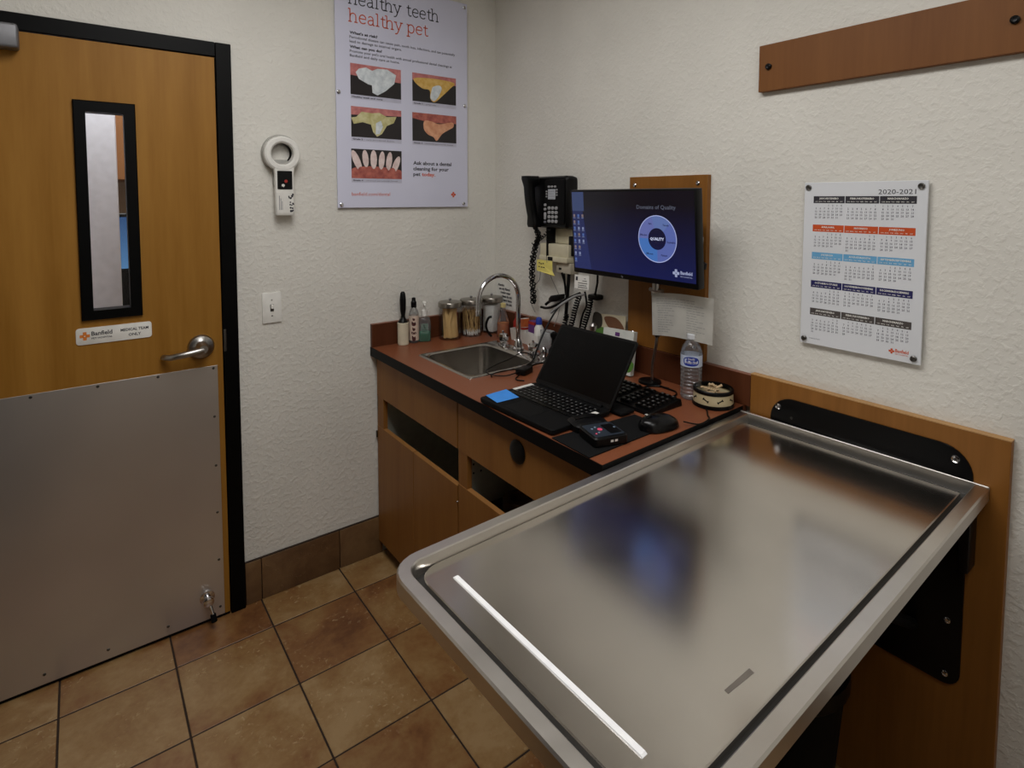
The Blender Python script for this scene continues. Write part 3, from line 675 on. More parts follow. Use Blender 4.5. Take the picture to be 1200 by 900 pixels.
# outlet strip & note under the phone
jb = thing('cable_junction_box', 'beige wall junction box with data jacks under the black phone', 'junction box', (0, -.48, 1.31))
obj('upper_plate', B().box((-.012, -.570, 1.335), (-.0005, -.420, 1.398), .003), OFFW, jb)
obj('cover', B().box((-.050, -.570, 1.283), (-.0005, -.395, 1.334), .004), OFFW, jb)
obj('raceway', B().box((-.060, -.572, 1.262), (-.0005, -.398, 1.284), .004), OFFW, jb)
obj('lower_box', B().box((-.045, -.578, 1.218), (-.0005, -.492, 1.261), .003), pm('beige_grey', (184, 176, 158), .5), jb)
obj('jack_socket', B(RW(-.472, 1.274, -.0602)).prism(rr(0, 0, .015, .0075, .001), 0, .0008), BLACK, jb, 0)
obj('jack_socket', B(RW(-.517, 1.236, -.0452)).prism(rr(0, 0, .008, .004, .001), 0, .0008), BLACK, jb, 0)
obj('seam', B().box((-.0606, -.4495, 1.262), (-.011, -.4475, 1.40)), BLACKM, jb, 0)
yn = B(basis((-.062, -.39, 1.2645), (0, -1, 0), (-.06, 0, 1)))
yn.loft([[(0, 0, z), (.098, 0, z), (.100, -.040, z+.004), (.125, -.056, z+.014), (.108, -.058, z+.010), (.002, -.046, z+.006)] for z in (0, .0006)])
yno = tag(obj('sticky_note', yn, YELLOWN, None, 0), 'yellow handwritten sticky note under the beige junction box', 'note')
OFF[yno.name] = Vector()
ynp = B(basis((-.0685, -.39, 1.2645), (0, -1, 0), (-.06, 0, 1)))
for x, z in ((.018, -.012), (.030, -.015), (.043, -.013), (.016, -.028), (.032, -.029), (.046, -.029)): ynp.rect(x, z-.002, x+.009, z+.002, .0005)
obj('handwriting', ynp, INK, yno, 0)

# notice taped to right wall near the corner
nt_ = B(RW(0, 0, -.0004)); nt_.prism([(.012, 1.128), (.190, 1.118), (.186, .998), (.008, 1.0)], 0, .0006)
no = tag(obj('wall_notice', nt_, PAPER, None, 0), 'small white notice with bold lines taped to wall behind the faucet', 'notice'); OFF[no.name] = Vector()
npn = B(RW(0, 0, -.0014))
for k, (s, a) in enumerate((('Attention', .025), ('use only filtered', .034), ('running water', .046), ('please do not', .056), ('leave items', .066), ('in the sink', .078))):
    npn.text(s, .0165, a, 1.104-.0175*k-.0*a, .0002, bold=.04, width=(.05, .085, .078, .078, .068, .058)[k])
obj('notice_lettering', npn, INK, no, 0)

# ================================================================== EXAM TABLE AND ITS WALL PANEL
pn = thing('wall_panel', 'wide brown wooden panel on the wall behind the steel exam table', 'panel', (0, -1.63, 0))
obj('board', B().box((-.021, -1.9324, .002), (-.0005, -1.3365, 1.0006), .001, 1), PANW, pn, 0)
obj('top_edge', B().box((-.0215, -1.9328, 1.0004), (-.0005, -1.3362, 1.0036), .0006, 1), EDGEW, pn, 0)
th = R(1.45)
TM = basis((-.0245, -1.6085, 0), (-math.cos(th), -math.sin(th), 0), (math.sin(th), -math.cos(th), 0))   # local x = out from wall, y = toward viewer's right
TM = Matrix.Translation((-.0245, -1.6085, 0)) @ Matrix.Rotation(math.pi+th, 4, 'Z')   # local x out of the wall, local y toward -y
L_, HW = 1.164, .2915
ex = thing('exam_table', 'stainless steel fold down exam table projecting from wooden wall panel', 'table', (-.0245, -1.6085, 0))
def outl(d, z, rc=.06, x0=.0, n=7, dl=None, df=None):
    """table outline inset by d: square at the wall, round at the free end"""
    x1 = L_-(d if df is None else df); hw = HW-d; lw_ = HW-(d if dl is None else dl); r = max(.004, rc-d); P = []
    P.append((x0, -lw_, z))
    for k in range(n+1):
        a = R(-90+90*k/n); P.append((x1-r+r*math.cos(a), -lw_+r+r*math.sin(a), z))
    for k in range(n+1):
        a = R(90*k/n); P.append((x1-r+r*math.cos(a), hw-r+r*math.sin(a), z))
    P.append((x0, hw, z)); return P
Z0 = .888
tr = B(TM)
tr.loft([outl(.024, Z0-.033), outl(.004, Z0-.033), outl(0, Z0-.029), outl(0, Z0-.003), outl(.003, Z0), outl(.0235, Z0), outl(.0255, Z0-.002), outl(.0262, Z0-.030)], False, False, True)
obj('rim', tr, RIMS, ex, 40, label='brushed steel raised rim with rounded outer corners')
fl_ = B(TM)
fl_.loft([outl(.044, Z0-.031, .085, .036, dl=.0268, df=.046), outl(.044, Z0-.0205, .085, .036, dl=.0268, df=.046)], False, False)
fl_.loft([outl(.044, Z0-.0205, .085, .036, dl=.0268, df=.046), outl(.046, Z0-.019, .085, .038, dl=.0288, df=.048)], False, True)
obj('tray_floor', fl_, TRAYS, ex, 0)
ch = B(TM); ch.loft([outl(.02, Z0-.0325, .06, .002), outl(.02, Z0-.029, .06, .002)]); obj('dark_under_sheet', ch, pm('dark_sheet', (30, 28, 26), .5), ex, 0)  # dark sheet showing in the gaps between tray floor and rim
bk = B(TM); bk.box((.0005, -HW, Z0-.030), (.009, HW, Z0+.002), .001, 1); obj('back_rail', bk, RIMS, ex, 0)
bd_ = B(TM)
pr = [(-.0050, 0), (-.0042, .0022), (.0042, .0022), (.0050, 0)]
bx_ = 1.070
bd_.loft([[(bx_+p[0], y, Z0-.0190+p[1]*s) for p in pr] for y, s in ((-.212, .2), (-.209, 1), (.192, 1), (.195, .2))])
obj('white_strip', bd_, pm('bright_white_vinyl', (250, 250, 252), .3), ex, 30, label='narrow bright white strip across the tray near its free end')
sm = B(TM); sm.flat([(.855, .205), (.915, .203), (.916, .2095), (.857, .2135)], Z0-.01885); obj('smudge', sm, pm('smudge_grey', (150, 143, 136), .4, .9), ex, 0)
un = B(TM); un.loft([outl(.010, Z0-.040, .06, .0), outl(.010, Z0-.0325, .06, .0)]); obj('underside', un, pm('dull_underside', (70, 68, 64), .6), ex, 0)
hp = B(RW(0, 0, -.0212)); 
hp.prism(rr(1.6365, .893, .2345, .067, .064, 8), 0, .004, .001); obj('hinge_plate', hp, BLACK, ex, label='black rounded hinge plate on the panel above the table')
for y in (-1.4243, -1.838): 
    obj('screw', B(RW(y, .9305, -.0253)).lathe([(.0088, 0), (.008, .002), (.0045, .003), (.0035, .0012)], n=16), CHROME, ex)
obj('screw', B(RW(-1.463, .908, -.0253)).lathe([(.004, 0), (.003, .002), (.001, .002)], n=10), DKSTEEL, ex)
gp = B(RW(0, 0, -.0212)); gp.prism(rr(1.6365, .58, .2285, .185, .035, 6), 0, .006, .001); gpo = obj('lower_plate', gp, BLACK, ex, label='large black mounting plate on the panel below the table')
for y, z in ((-1.8372, .549), (-1.8372, .4203)): obj('screw', B(RW(y, z, -.0273)).lathe([(.0075, 0), (.007, .002), (.004, .003), (.003, .0012)], n=14), CHROME, gpo)
nb = B(); nb.box((-.075, -1.882, .700), (-.0215, -1.862, .840), .004); obj('hinge_lug', nb, BLACK, ex)
ar = B(); 
for y in (-1.45, -1.77): ar.tube([(-.03, y, .50), (-.55, y, .815), (-.75, y, .832)], .014, 10)
obj('support_arm', ar, BLACKM, ex)
wb = thing('waste_bin', 'black round waste bin on the floor in shadow under the steel table', 'bin', (-.24, -1.555, 0))
bb_ = B(); bb_.lathe([(.115, 0), (.12, .005), (.148, .385), (.153, .392), (.153, .40), (.146, .40), (.142, .38), (.112, .012)], (-.24, -1.555, 0), 32); obj('shell', bb_, BLACKM, wb)
obj('liner', B().lathe([(.150, .36), (.157, .37), (.156, .405), (.146, .408), (.140, .39), (.10, .05)], (-.24, -1.555, 0), 32, False, True), BLACK, wb)

# tall dark cabinet added out of view to darken the kick plate's reflection
be = thing('added_dark_cabinet', 'tall dark brown cabinet added out of view to darken the kick plate', 'cabinet', (-2.1, -2.1, 0))
SCM = pm('added_cabinet_brown', (40, 30, 22), .6, spec=.2)
obj('body', B().box((-2.445, -2.95, .0), (-1.77, -1.25, 2.05), .004), SCM, be, 0)
for y0, y1 in ((-2.94, -2.105), (-2.095, -1.26)): obj('door', B().box((-1.77, y0, .08), (-1.75, y1, 2.04), .002, 1), SCM, be, 0)

# ================================================================== CABINETS AND WORKTOP
FX = -.62
def cabinet(name, label, y0, y1):
    return thing(name, label, 'cabinet', (-.31, (y0+y1)/2, 0))
PT = .018
c1 = cabinet('sink_cabinet', 'brown laminate base cabinet under the sink with two doors', -.012, -.655)
def carcass(c, y0, y1):
    b = B(); b.box((FX+.02, y0, .07), (-.012, y0-PT, .86)); b.box((FX+.02, y1+PT, .07), (-.012, y1, .86)); b.box((FX+.02, y0-PT, .07), (-.012, y1+PT, .088)); b.box((-.03, y0-PT, .088), (-.012, y1+PT, .86))
    obj('carcass', b, INTER, c, 0)
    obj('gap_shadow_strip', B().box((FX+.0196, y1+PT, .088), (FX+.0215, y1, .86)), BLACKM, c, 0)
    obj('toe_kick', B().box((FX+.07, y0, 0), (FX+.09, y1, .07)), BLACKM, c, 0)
carcass(c1, -.012, -.654); 
fb = B(); fb.box((FX+.001, -.012, .56), (FX+.0195, -.070, .692)); fb.box((FX+.001, -.012, .62), (FX+.0195, -.016, .86)); obj('stile', fb, CABW, c1, 0)
obj('false_drawer_front', B().box((FX-.0005, -.0135, .690), (FX+.0195, -.6515, .858), .0008, 1), CABW, c1, 0)
def door(c, y0, y1, z0, z1, hinge=None):
    d = obj('door', B().box((FX-.0005, y0, z0), (FX+.0175, y1, z1), .0008, 1), CABW, c, 0)
    obj('edge_band', B().box((FX, y0-.001, z1-.0003), (FX+.017, y1+.001, z1+.0009)), pm('door_edge_brown', (150, 104, 56), .5), d, 0)
    if hinge: obj('hinge', B().cyl((FX-.003, hinge, .512), (FX-.003, hinge, .54), .004, None, 10), DKSTEEL, d)
    return d
door(c1, -.0135, -.3345, .062, .562, -.0125); d2 = door(c1, -.3372, -.6515, .062, .562)
obj('catch', B().cyl((FX-.001, -.655, .510), (FX-.006, -.655, .510), .004, .003, 10), CHROME, d2)
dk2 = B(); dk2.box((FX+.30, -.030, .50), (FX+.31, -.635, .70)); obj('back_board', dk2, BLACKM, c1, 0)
c2 = cabinet('drawer_cabinet', 'brown laminate base cabinet with drawer and open slot beside exam table', -.656, -1.310)
carcass(c2, -.656, -1.310)
fb = B(); fb.box((FX+.001, -.6585, .56), (FX+.0195, -.7105, .692)); fb.box((FX+.001, -1.29, .56), (FX+.0195, -1.310, .692)); obj('stile', fb, CABW, c2, 0)
dr = obj('drawer_front', B().box((FX-.0005, -.6580, .688), (FX+.0195, -1.3085, .858), .0008, 1), CABW, c2, 0)
kn = B(basis((FX-.0005, -.9815, .7985), (0, -1, 0), (0, 0, 1))); kn.lathe([(.0345, 0), (.0345, .003), (.032, .0055), (.024, .0075), (.010, .0085)], n=32)
obj('finger_pull', kn, BLACK, dr)
door(c2, -.6590, -1.3085, .062, .573)
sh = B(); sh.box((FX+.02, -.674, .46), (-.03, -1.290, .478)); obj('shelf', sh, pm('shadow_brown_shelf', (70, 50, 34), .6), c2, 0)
hl = B()
for z in (.63, .60, .655):
    for x in (-.57, -.54): hl.cyl((x, -.6738, z), (x, -.6748, z), .0035, None, 8)
obj('shelf_pin_holes', hl, BLACKM, c2, 0)
tp = thing('tape_roll', 'dim brown tape roll lying inside the open slot of the drawer cabinet', 'tape', (-.46, -.78, .478))
obj('roll', B().lathe([(.030, 0), (.052, 0), (.054, .004), (.054, .044), (.052, .048), (.030, .048), (.030, 0)], (-.46, -.78, .4785), 28, False, False), pm('brown_tape', (88, 58, 36), .4), tp)

# worktop with sink cut-out
wt = thing('worktop', 'red brown laminate worktop with black front edge and low backsplash', 'worktop', (-.32, -.667, .9))
SX0, SX1, SY0, SY1 = -.548, -.160, -.240, -.615
CX0, CY1 = -.642, -1.331; CY2 = -1.3135
top_ = B()
o = [(CX0, CY1), (-.0005, CY2), (-.0005, -.0005), (CX0, -.0005)]; i_ = [(SX0+.012, SY1+.012), (SX1-.012, SY1+.012), (SX1-.012, SY0-.012), (SX0+.012, SY0-.012)]
top_.loft([[(p[0], p[1], .863) for p in i_], [(p[0], p[1], .863) for p in o], [(p[0], p[1], .9) for p in o], [(p[0], p[1], .9) for p in i_], [(p[0], p[1], .863) for p in i_]], False, False)
obj('laminate_top', top_, TOPL, wt, 0)
ed = B(); ed.box((CX0-.0015, -.0005, .862), (CX0+.0002, CY1, .8992)); ed.loft([[(CX0-.0015, CY1-.0012, z), (-.0225, CY2-.0018, z), (-.0225, CY2, z), (CX0-.0015, CY1+.0005, z)] for z in (.862, .8992)]); obj('edge_band', ed, EDGEB, wt, 0)
obj('backsplash', B().box((-.642, -.019, .9), (-.0005, -.0005, .9957), .001, 1), SPL, wt, 0)
obj('backsplash', B().box((-.019, -1.3348, .9003), (-.0005, -.0195, .9957), .001, 1), SPL, wt, 0)
obj('splash_cap', B().box((-.6425, -.0195, .9950), (-.0005, -.0005, .9965)).box((-.0195, -1.3348, .9950), (-.0005, -.019, .9965)), pm('splash_cap_brown', (128, 78, 56), .4), wt, 0)
# sink
sk = thing('sink', 'small rectangular stainless steel drop in sink in the worktop', 'sink', ((SX0+SX1)/2, (SY0+SY1)/2, .9))
def sr(x0, y0, x1, y1, r, z): return [(p[0], p[1], z) for p in rr((x0+x1)/2, (y0+y1)/2, abs(x1-x0)/2, abs(y1-y0)/2, r, 6)]
bx0, bx1, by0, by1 = -.527, -.238, -.262, -.592
sb = B(); sb.loft([sr(SX0, SY1, SX1, SY0, .012, .9002), sr(SX0+.001, SY1+.001, SX1-.001, SY0-.001, .012, .9035), sr(SX0+.006, SY1+.006, SX1-.006, SY0-.006, .012, .9045),
    sr(bx0-.004, by1-.004, bx1+.004, by0+.004, .045, .9032), sr(bx0, by1, bx1, by0, .045, .9), sr(bx0+.006, by1+.006, bx1-.006, by0-.006, .042, .78), sr(bx0+.014, by1+.014, bx1-.014, by0-.014, .04, .762), sr(bx0+.03, by1+.03, bx1-.03, by0-.03, .03, .757)], False, True)
obj('basin', sb, SINKS, sk, 40)
obj('drain', B().lathe([(.040, .0), (.040, .003), (.03, .003), (.026, -.0005+.001)], (-.382, -.427, .7572), 24), CHROME, sk)
# faucet
fa = thing('faucet', 'chrome gooseneck faucet with two faceted handles at the sink', 'faucet', (-.19, -.417, .904))
sp = B(); fx, fy = -.182, -.417
pts = [(fx, fy, .92), (fx, fy, 1.0), (fx, fy, 1.10)]+[(fx-.098+.098*math.cos(R(a)), fy, 1.118+.098*math.sin(R(a))) for a in range(0, 181, 10)]+[(fx-.196, fy, 1.09), (fx-.196, fy, 1.085)]
sp.tube(pts, .0095, 14); obj('spout', sp, CHROME, fa, 60)
obj('aerator', B().lathe([(.0095, 0), (.0115, .001), (.0115, .020), (.0095, .022)], (fx-.196, fy, 1.066), 18), CHROME, fa)
obj('spout_base', B().lathe([(.024, 0), (.024, .006), (.018, .012), (.016, .030), (.012, .040), (.010, .044)], (fx, fy, .9045), 24), CHROME, fa)
for y in (-.315, -.515):
    b_ = B(); b_.lathe([(.024, 0), (.024, .004), (.015, .008), (.014, .014)], (fx, y, .9045), 24); b_.lathe([(.015, .012), (.021, .018), (.022, .034), (.017, .044), (.006, .048)], (fx, y, .9045), 8); b_.cyl((fx, y, .95), (fx-.004, y, .962), .005, .004, 8)
    obj('handle', b_, CHROME, fa, 25)

# ================================================================== THINGS ON THE WORKTOP
CT = .9003
def put(name, label, cat, x, y, z=CT, rot=0, group=None): return thing(name, label, cat, (x, y, z), rot, group)
lr = put('lint_roller', 'lint roller standing upright, cream paper roll with black handle', 'lint roller', -.515, -.048)
obj('paper_roll', B().lathe([(.022, 0), (.0235, .002), (.0235, .093), (.022, .095)]), pm('cream_paper', (206, 196, 172), .85), lr, local=True)
obj('handle', B().lathe([(.021, .0952), (.021, .099), (.011, .112), (.0085, .125), (.0125, .15), (.0135, .19), (.0105, .218), (.006, .226)]), BLACK, lr, local=True)
sb_ = put('spray_bottle', 'slim clear spray bottle with black cap behind the lint roller', 'bottle', -.462, -.044)
obj('bottle_body', B().lathe([(.018, 0), (.021, .003), (.021, .125), (.017, .140), (.011, .150), (.010, .152)]), PET, sb_, local=True)
obj('label_band', B().lathe([(.0213, .012), (.0213, .118)], cap0=False, cap1=False), pm('pinkish_label', (206, 186, 170), .6), sb_, local=True)
lb = B(); cy = lambda r: (lambda v: Vector((r*math.sin(v.x/r+LA), -r*math.cos(v.x/r+LA), v.y)))
LA = math.atan2((-1.595+.462), 2.19)
for z, hh, hw in ((.022, .012, .008), (.045, .006, .010), (.062, .008, .006), (.085, .010, .009), (.104, .006, .005)):
    P = spline([(-hw, z-hh*.6), (0, z-hh), (hw, z-hh*.5), (hw*.7, z+hh*.7), (0, z+hh*.4), (-hw, z+hh)], True, 3)
    lb.add([(p.x, p.y, 0) for p in P], [tuple(range(len(P)))], cy(.0218))
obj('label_print', lb, pm('label_maroon', (66, 24, 24), .6), sb_, 0, local=True)
obj('spray_cap', B().lathe([(.011, .152), (.012, .154), (.012, .176), (.009, .180), (.008, .193), (.004, .195)]), BLACK, sb_, local=True)
sa = put('sanitizer_bottle', 'clear pump bottle holding green hand sanitizer', 'bottle', -.416, -.053, rot=R(-25))
def sq(hx, hy, r, z): return [(p[0], p[1], z) for p in rr(0, 0, hx, hy, r, 4)]
obj('bottle_body', B().loft([sq(.025, .015, .010, 0), sq(.027, .017, .011, .003), sq(.027, .017, .011, .090), sq(.022, .014, .011, .102), sq(.010, .010, .009, .108), sq(.0095, .0095, .009, .114)]), PET, sa, local=True)
obj('gel', B().loft([sq(.024, .014, .010, .003), sq(.0255, .0155, .010, .006), sq(.0255, .0155, .010, .042)]), GREENLIQ, sa, local=True)
pl = B(M=Matrix()); pl.add([(-.016, -.0174, .035), (.016, -.0174, .035), (.016, -.0174, .08), (-.016, -.0174, .08)], [(0, 1, 2, 3)]); obj('label_film', pl, clear('green_label_film', (.85, .97, .92), .2, .22, .2, (.45, .7, .6)), sa, 0, local=True)
pt = B(basis((0, -.0178, .058), (1, 0, 0), (0, 0, 1))); pt.text('L', .022, -.004, .002, bold=.03); pt.rect(-.012, -.006, .012, -.004, 0); pt.rect(-.010, -.012, .010, -.010, 0); obj('label_print', pt, pm('dark_green_ink', (26, 60, 50), .6), sa, 0, local=True)
pu = B(); pu.lathe([(.0125, .112), (.0125, .135), (.008, .140), (.006, .146), (.0045, .150), (.0045, .166)], n=16).box((-.008, -.026, .166), (.008, .010, .175), .003).cyl((0, -.02, .168), (0, -.034, .160), .004, .0035, 8)
obj('pump', pu, WHITEP, sa, local=True)
def jar(x, y, label, h=.142):
    j = put('sundry_jar', label, 'jar', x, y)
    obj('glass_body', B().lathe([(.046, 0), (.049, .003), (.049, h-.006), (.047, h), (.0455, h), (.0455, .006), (.0, .005)], n=36, cap1=False), GLASS, j, local=True)
    obj('lid', B().lathe([(.051, h), (.052, h+.001), (.052, h+.019), (.050, h+.022), (.02, h+.024), (.004, h+.0245)], n=36), pm('brushed_lid', (150, 144, 136), .28, 1, .06), j, local=True)
    obj('lid_knob', B().lathe([(.004, h+.024), (.004, h+.028), (.0075, h+.031), (.0075, h+.036), (.003, h+.039)], n=16), CHROME, j, local=True)
    return j
J1, J2, J3 = (-.301, -.076), (-.190, -.078), (-.078, -.080)
jar(*J1, 'clear glass jar of wooden tongue depressors with steel lid, left of three')
jar(*J2, 'clear glass jar of cotton swabs with steel lid, middle of three')
jar(*J3, 'clear glass jar of white gauze with steel lid, nearest the corner')
random.seed(5)
dep = None
def stick_obj(name, me, p0, p1, up_, label, cat, group):
    o_ = bpy.data.objects.new(name, me); COL.objects.link(o_)
    z = (Vector(p1)-Vector(p0)).normalized(); x = (Vector(up_)-z*Vector(up_).dot(z)).normalized(); y = z.cross(x)
    m = Matrix((x, y, z)).transposed().to_4x4(); m.translation = p0; o_.matrix_world = m
    tag(o_, label, cat, group); return o_
me_d = None
bld = B(); P = rr(0, .066, .0075, .066, .0074, 4); bld.loft([[(p[0], -.0007, p[1]) for p in P], [(p[0], .0007, p[1]) for p in P]])
tmp = obj('tongue_depressor', bld, WOODST, None, 0); me_d = tmp.data; bpy.data.objects.remove(tmp)
vd = Vector((-1.595-J1[0], -2.239-J1[1], 0)).normalized(); vs_ = Vector((-vd.y, vd.x, 0))
for k, (s0, s1, d0, d1) in enumerate(((-.024, .010, .024, .026), (.004, -.020, .030, .020), (-.008, -.018, .022, .014), (.014, -.012, .016, .010), (.020, .000, .022, .004), (.028, .010, .012, .012), (.030, .020, .004, .016), (.010, .024, .004, .0), (-.004, .006, -.004, .02), (-.020, -.026, .006, -.004))):
    a = Vector((*J1, CT+.0065))+vs_*s0+vd*d0; b_ = Vector((*J1, CT+.137))+vs_*s1+vd*d1
    stick_obj('tongue_depressor', me_d, a, b_, (b_-a).cross(vd) if k % 2 else vs_, 'flat wooden tongue depressor leaning inside the left glass jar', 'tongue depressor', 'wooden tongue depressors in the left jar')
bld = B(); bld.tube([(0, 0, 0), (0, 0, .010)], [.0022, .0026], 6).tube([(0, 0, .010), (0, 0, .016)], [.0026, .001], 6); bld.mi = 1; bld.tube([(0, 0, .014), (0, 0, .118)], .0011, 5)
tmp = obj('cotton_swab', bld, [COTTON, WOODST], None, 60); me_s = tmp.data; bpy.data.objects.remove(tmp)
for k in range(46):
    a0 = random.uniform(0, 6.28); r0 = .040*math.sqrt(random.random()); a1 = a0+random.uniform(-.9, .9); r1 = min(.041, r0+random.uniform(-.014, .014))
    p0 = Vector((J2[0]+r0*math.cos(a0), J2[1]+r0*math.sin(a0), CT+.007)); p1 = Vector((J2[0]+r1*math.cos(a1), J2[1]+r1*math.sin(a1), CT+.124))
    stick_obj('cotton_swab', me_s, p0, p1, (1, 0, 0), 'thin wooden cotton swab standing cotton end down in the middle jar', 'cotton swab', 'cotton swabs in the middle jar')
for k, (z0, z1) in enumerate(((.0065, .068), (.0685, .130))):
    gz = B(Matrix.Translation((J3[0], J3[1], CT)) @ Matrix.Rotation(R(18+6*k), 4, 'Z'))
    nl = 12
    for q in range(nl):
        a = z0+(z1-z0)*q/nl; e = random.uniform(-.0015, .0015); gz.box((-.030+e, -.028, a), (.031+e, .028+e, a+(z1-z0)/nl*.86), .001, 1)
    tag(obj('gauze_stack', gz, COTTON, None, 40), 'folded white gauze stack, %s of two in the right jar' % ('lower', 'upper')[k], 'gauze')
# bottle with orange liquid and its black hook handle
ob_ = put('liquid_bottle', 'clear flask shaped bottle with orange liquid behind the left faucet handle', 'bottle', -.092, -.190)
obj('bottle_body', B().lathe([(.026, 0), (.028, .003), (.028, .060), (.022, .085), (.012, .112), (.0105, .130), (.011, .132)], n=24), PET, ob_, local=True)
obj('liquid', B().lathe([(.024, .003), (.0265, .006), (.0265, .062)], n=24), ORLIQ, ob_, local=True)
obj('stopper', B().lathe([(.010, .132), (.012, .133), (.012, .150), (.009, .152)], n=16), pm('pale_yellow_cap', (206, 190, 130), .5), ob_, local=True)
hk = B(); hk.tube(spline([(-.135, -.160, .9008), (-.150, -.150, .925), (-.158, -.150, .955), (-.148, -.155, .985), (-.135, -.162, .990)], False, 5), [.0055]*21, 8)
tag(obj('hook_handle', hk, BLACK, None, 60), 'curved black plastic hook standing beside the orange bottle', 'hook')
# white tray with supplies
tray = put('supply_tray', 'white open tray of small boxes and bottles behind the faucet', 'tray', -.062, -.345)
tb_ = B()
def rect3(hx, hy, z): return [(p[0], p[1], z) for p in rr(0, 0, hx, hy, .004, 2)]
tb_.loft([rect3(.034, .092, 0), rect3(.038, .096, .050), rect3(.036, .094, .050), rect3(.0325, .0905, .003)]); obj('tray_shell', tb_, WHITEP, tray, local=True)
def carton(name, label, cat, x, y, z, hx, hy, h, mats, rot=0, tilt_=0, bands=()):
    t = thing(name, label, cat, (x, y, z), rot); 
    Mx = Matrix.Rotation(tilt_, 4, 'X')
    b = B(Mx); b.box((-hx, -hy, 0), (hx, hy, h), .0015, 1); obj('carton', b, mats[0], t, 0, local=True)
    for k, (z0, z1, m) in enumerate(bands):
        p = B(Mx); p.box((-hx-.0004, -hy-.0004, h*z0), (hx+.0004, hy+.0004, h*z1)); obj('printed_band', p, m, t, 0, local=True)
    return t
carton('medicine_carton', 'white carton with red top band, leftmost in white tray', 'box', -.062, -.285, CT+.004, .018, .018, .085, [PAPER], R(8), 0, ((.55, .98, RED), (.3, .42, PURPLE)))
carton('medicine_carton', 'slim orange and white carton leaning in the white tray', 'box', -.068, -.330, CT+.004, .014, .014, .098, [PAPER], R(-6), R(-10), ((.62, .98, pm('carton_orange', (190, 96, 50), .5)), (.5, .6, RED)))
carton('medicine_carton', 'purple and white carton in the middle of the white tray', 'box', -.068, -.372, CT+.004, .016, .018, .096, [PURPLE], R(5), R(4), ((.2, .5, PAPER), (.86, .99, RED)))
carton('medicine_carton', 'small brown carton wedged at the back of the white tray', 'box', -.040, -.345, CT+.004, .009, .02, .105, [BROWNP], R(2), 0, ((.1, .4, PAPER),))
rb = put('red_bottle', 'small dark red bottle beside the orange liquid bottle', 'bottle', -.045, -.236)
obj('bottle_body', B().lathe([(.018, 0), (.02, .003), (.02, .07), (.012, .085), (.011, .09)], n=20), RED, rb, local=True); obj('cap', B().lathe([(.013, .09), (.013, .112), (.011, .114)], n=16), pm('dark_red_cap', (120, 26, 22), .4), rb, local=True)
bc = put('dropper_bottle', 'white bottle with bright blue cap at right end of tray', 'bottle', -.068, -.412, CT+.004)
obj('bottle_body', B().lathe([(.018, 0), (.020, .003), (.020, .072), (.012, .086), (.011, .09)], n=20), WHITEP, bc, local=True); obj('cap', B().lathe([(.0135, .088), (.0135, .108), (.010, .116), (.006, .118)], n=16), BLUEC, bc, local=True)
pb = B(Matrix.Translation((-.095, -.50, CT)) @ Matrix.Rotation(R(10), 4, 'Z'))
random.seed(9); rings = []
for k in range(6):
    t = k/5; rings.append([((.022+.006*random.random())*math.cos(a)*(1-.3*t), (.040+.01*random.random())*math.sin(a)*(1-.25*t), .085*t) for a in [2*math.pi*q/12 for q in range(12)]])
pb.loft(rings); tag(obj('plastic_bag', pb, clear('crinkled_clear_film', (.9, .92, .93), 1.0, .22, .15, (.7, .72, .74)), None, 20), 'crumpled clear plastic bag between white tray and right faucet handle', 'bag')

# laptop
lp = thing('laptop', 'open black laptop with a dark blank screen on the worktop', 'laptop', (-.647, -.823, CT), .0412)
LWd, LD = .322, .232
def LBx(x0, y0, z0, x1, y1, z1, bev=0): return B().box((x0, -y0, z0), (x1, -y1, z1), bev)
obj('base', B().loft([[(p[0], p[1], z) for p in rr(LD/2, -LWd/2, LD/2-d, LWd/2-d, .010, 3)] for z, d in ((.002, .004), (.006, .0005), (.0155, 0), (.0175, .0015))]), BLACKM, lp, local=True)
obj('foot', B().box((.012, -.02, 0), (.02, -LWd+.02, .003)).box((LD-.02, -.02, 0), (LD-.012, -LWd+.02, .003)), RUBBER, lp, 0, local=True)
obj('keyboard_well', B().box((.098, -.018, .0170), (.208, -LWd+.018, .0178)), BLACK, lp, 0, local=True)
kb = B()
KX = .0178
for r_ in range(6):
    n_ = 15 if r_ > 0 else 9; x = .102+r_*.0177
    for k in range(n_):
        wy = (LWd-.040)/n_; y = .020+k*wy
        kb.box((x, -y-.001, KX), (x+.0150, -y-wy+.001, KX+.0016))
obj('keys', kb, BLACK, lp, 0, kind='stuff', local=True)
lg_ = B(Matrix.Translation((0, 0, KX+.0018)) @ Matrix.Rotation(R(-90), 4, 'Z'))
random.seed(2)
for r_ in range(1, 6):
    for k in range(15):
        wy = (LWd-.040)/15; lg_.text(random.choice('QWERTYUIOPASDFGHJKLZXCVBNM'), .0085, .020+(k+.4)*wy, .106+r_*.0177, 0, 'C', .02, 1)
obj('key_legends', lg_, pm('key_legend_white', (135, 135, 135), .6), lp, 0, local=True)
obj('trackpad', B().box((.014, -.105, .0172), (.090, -.215, .0179), .0003, 1), pm('trackpad_black', (10, 10, 11), .6, spec=.15), lp, 0, local=True)
LA_ = .60; LL = .214
LM = Matrix.Translation((LD-.004, 0, .0185)) @ Matrix.Rotation(math.pi/2-LA_, 4, 'Y').inverted()
LM = Matrix.Translation((LD-.004, 0, .0185)) @ basis((0, 0, 0), (0, -1, 0), (math.sin(LA_), 0, math.cos(LA_)))     # local x along width, y up the lid, z toward user
lid = obj('lid', B(LM).prism(rr(LWd/2, LL/2, LWd/2, LL/2, .008, 3), -.006, 0), BLACK, lp, 0, local=True)
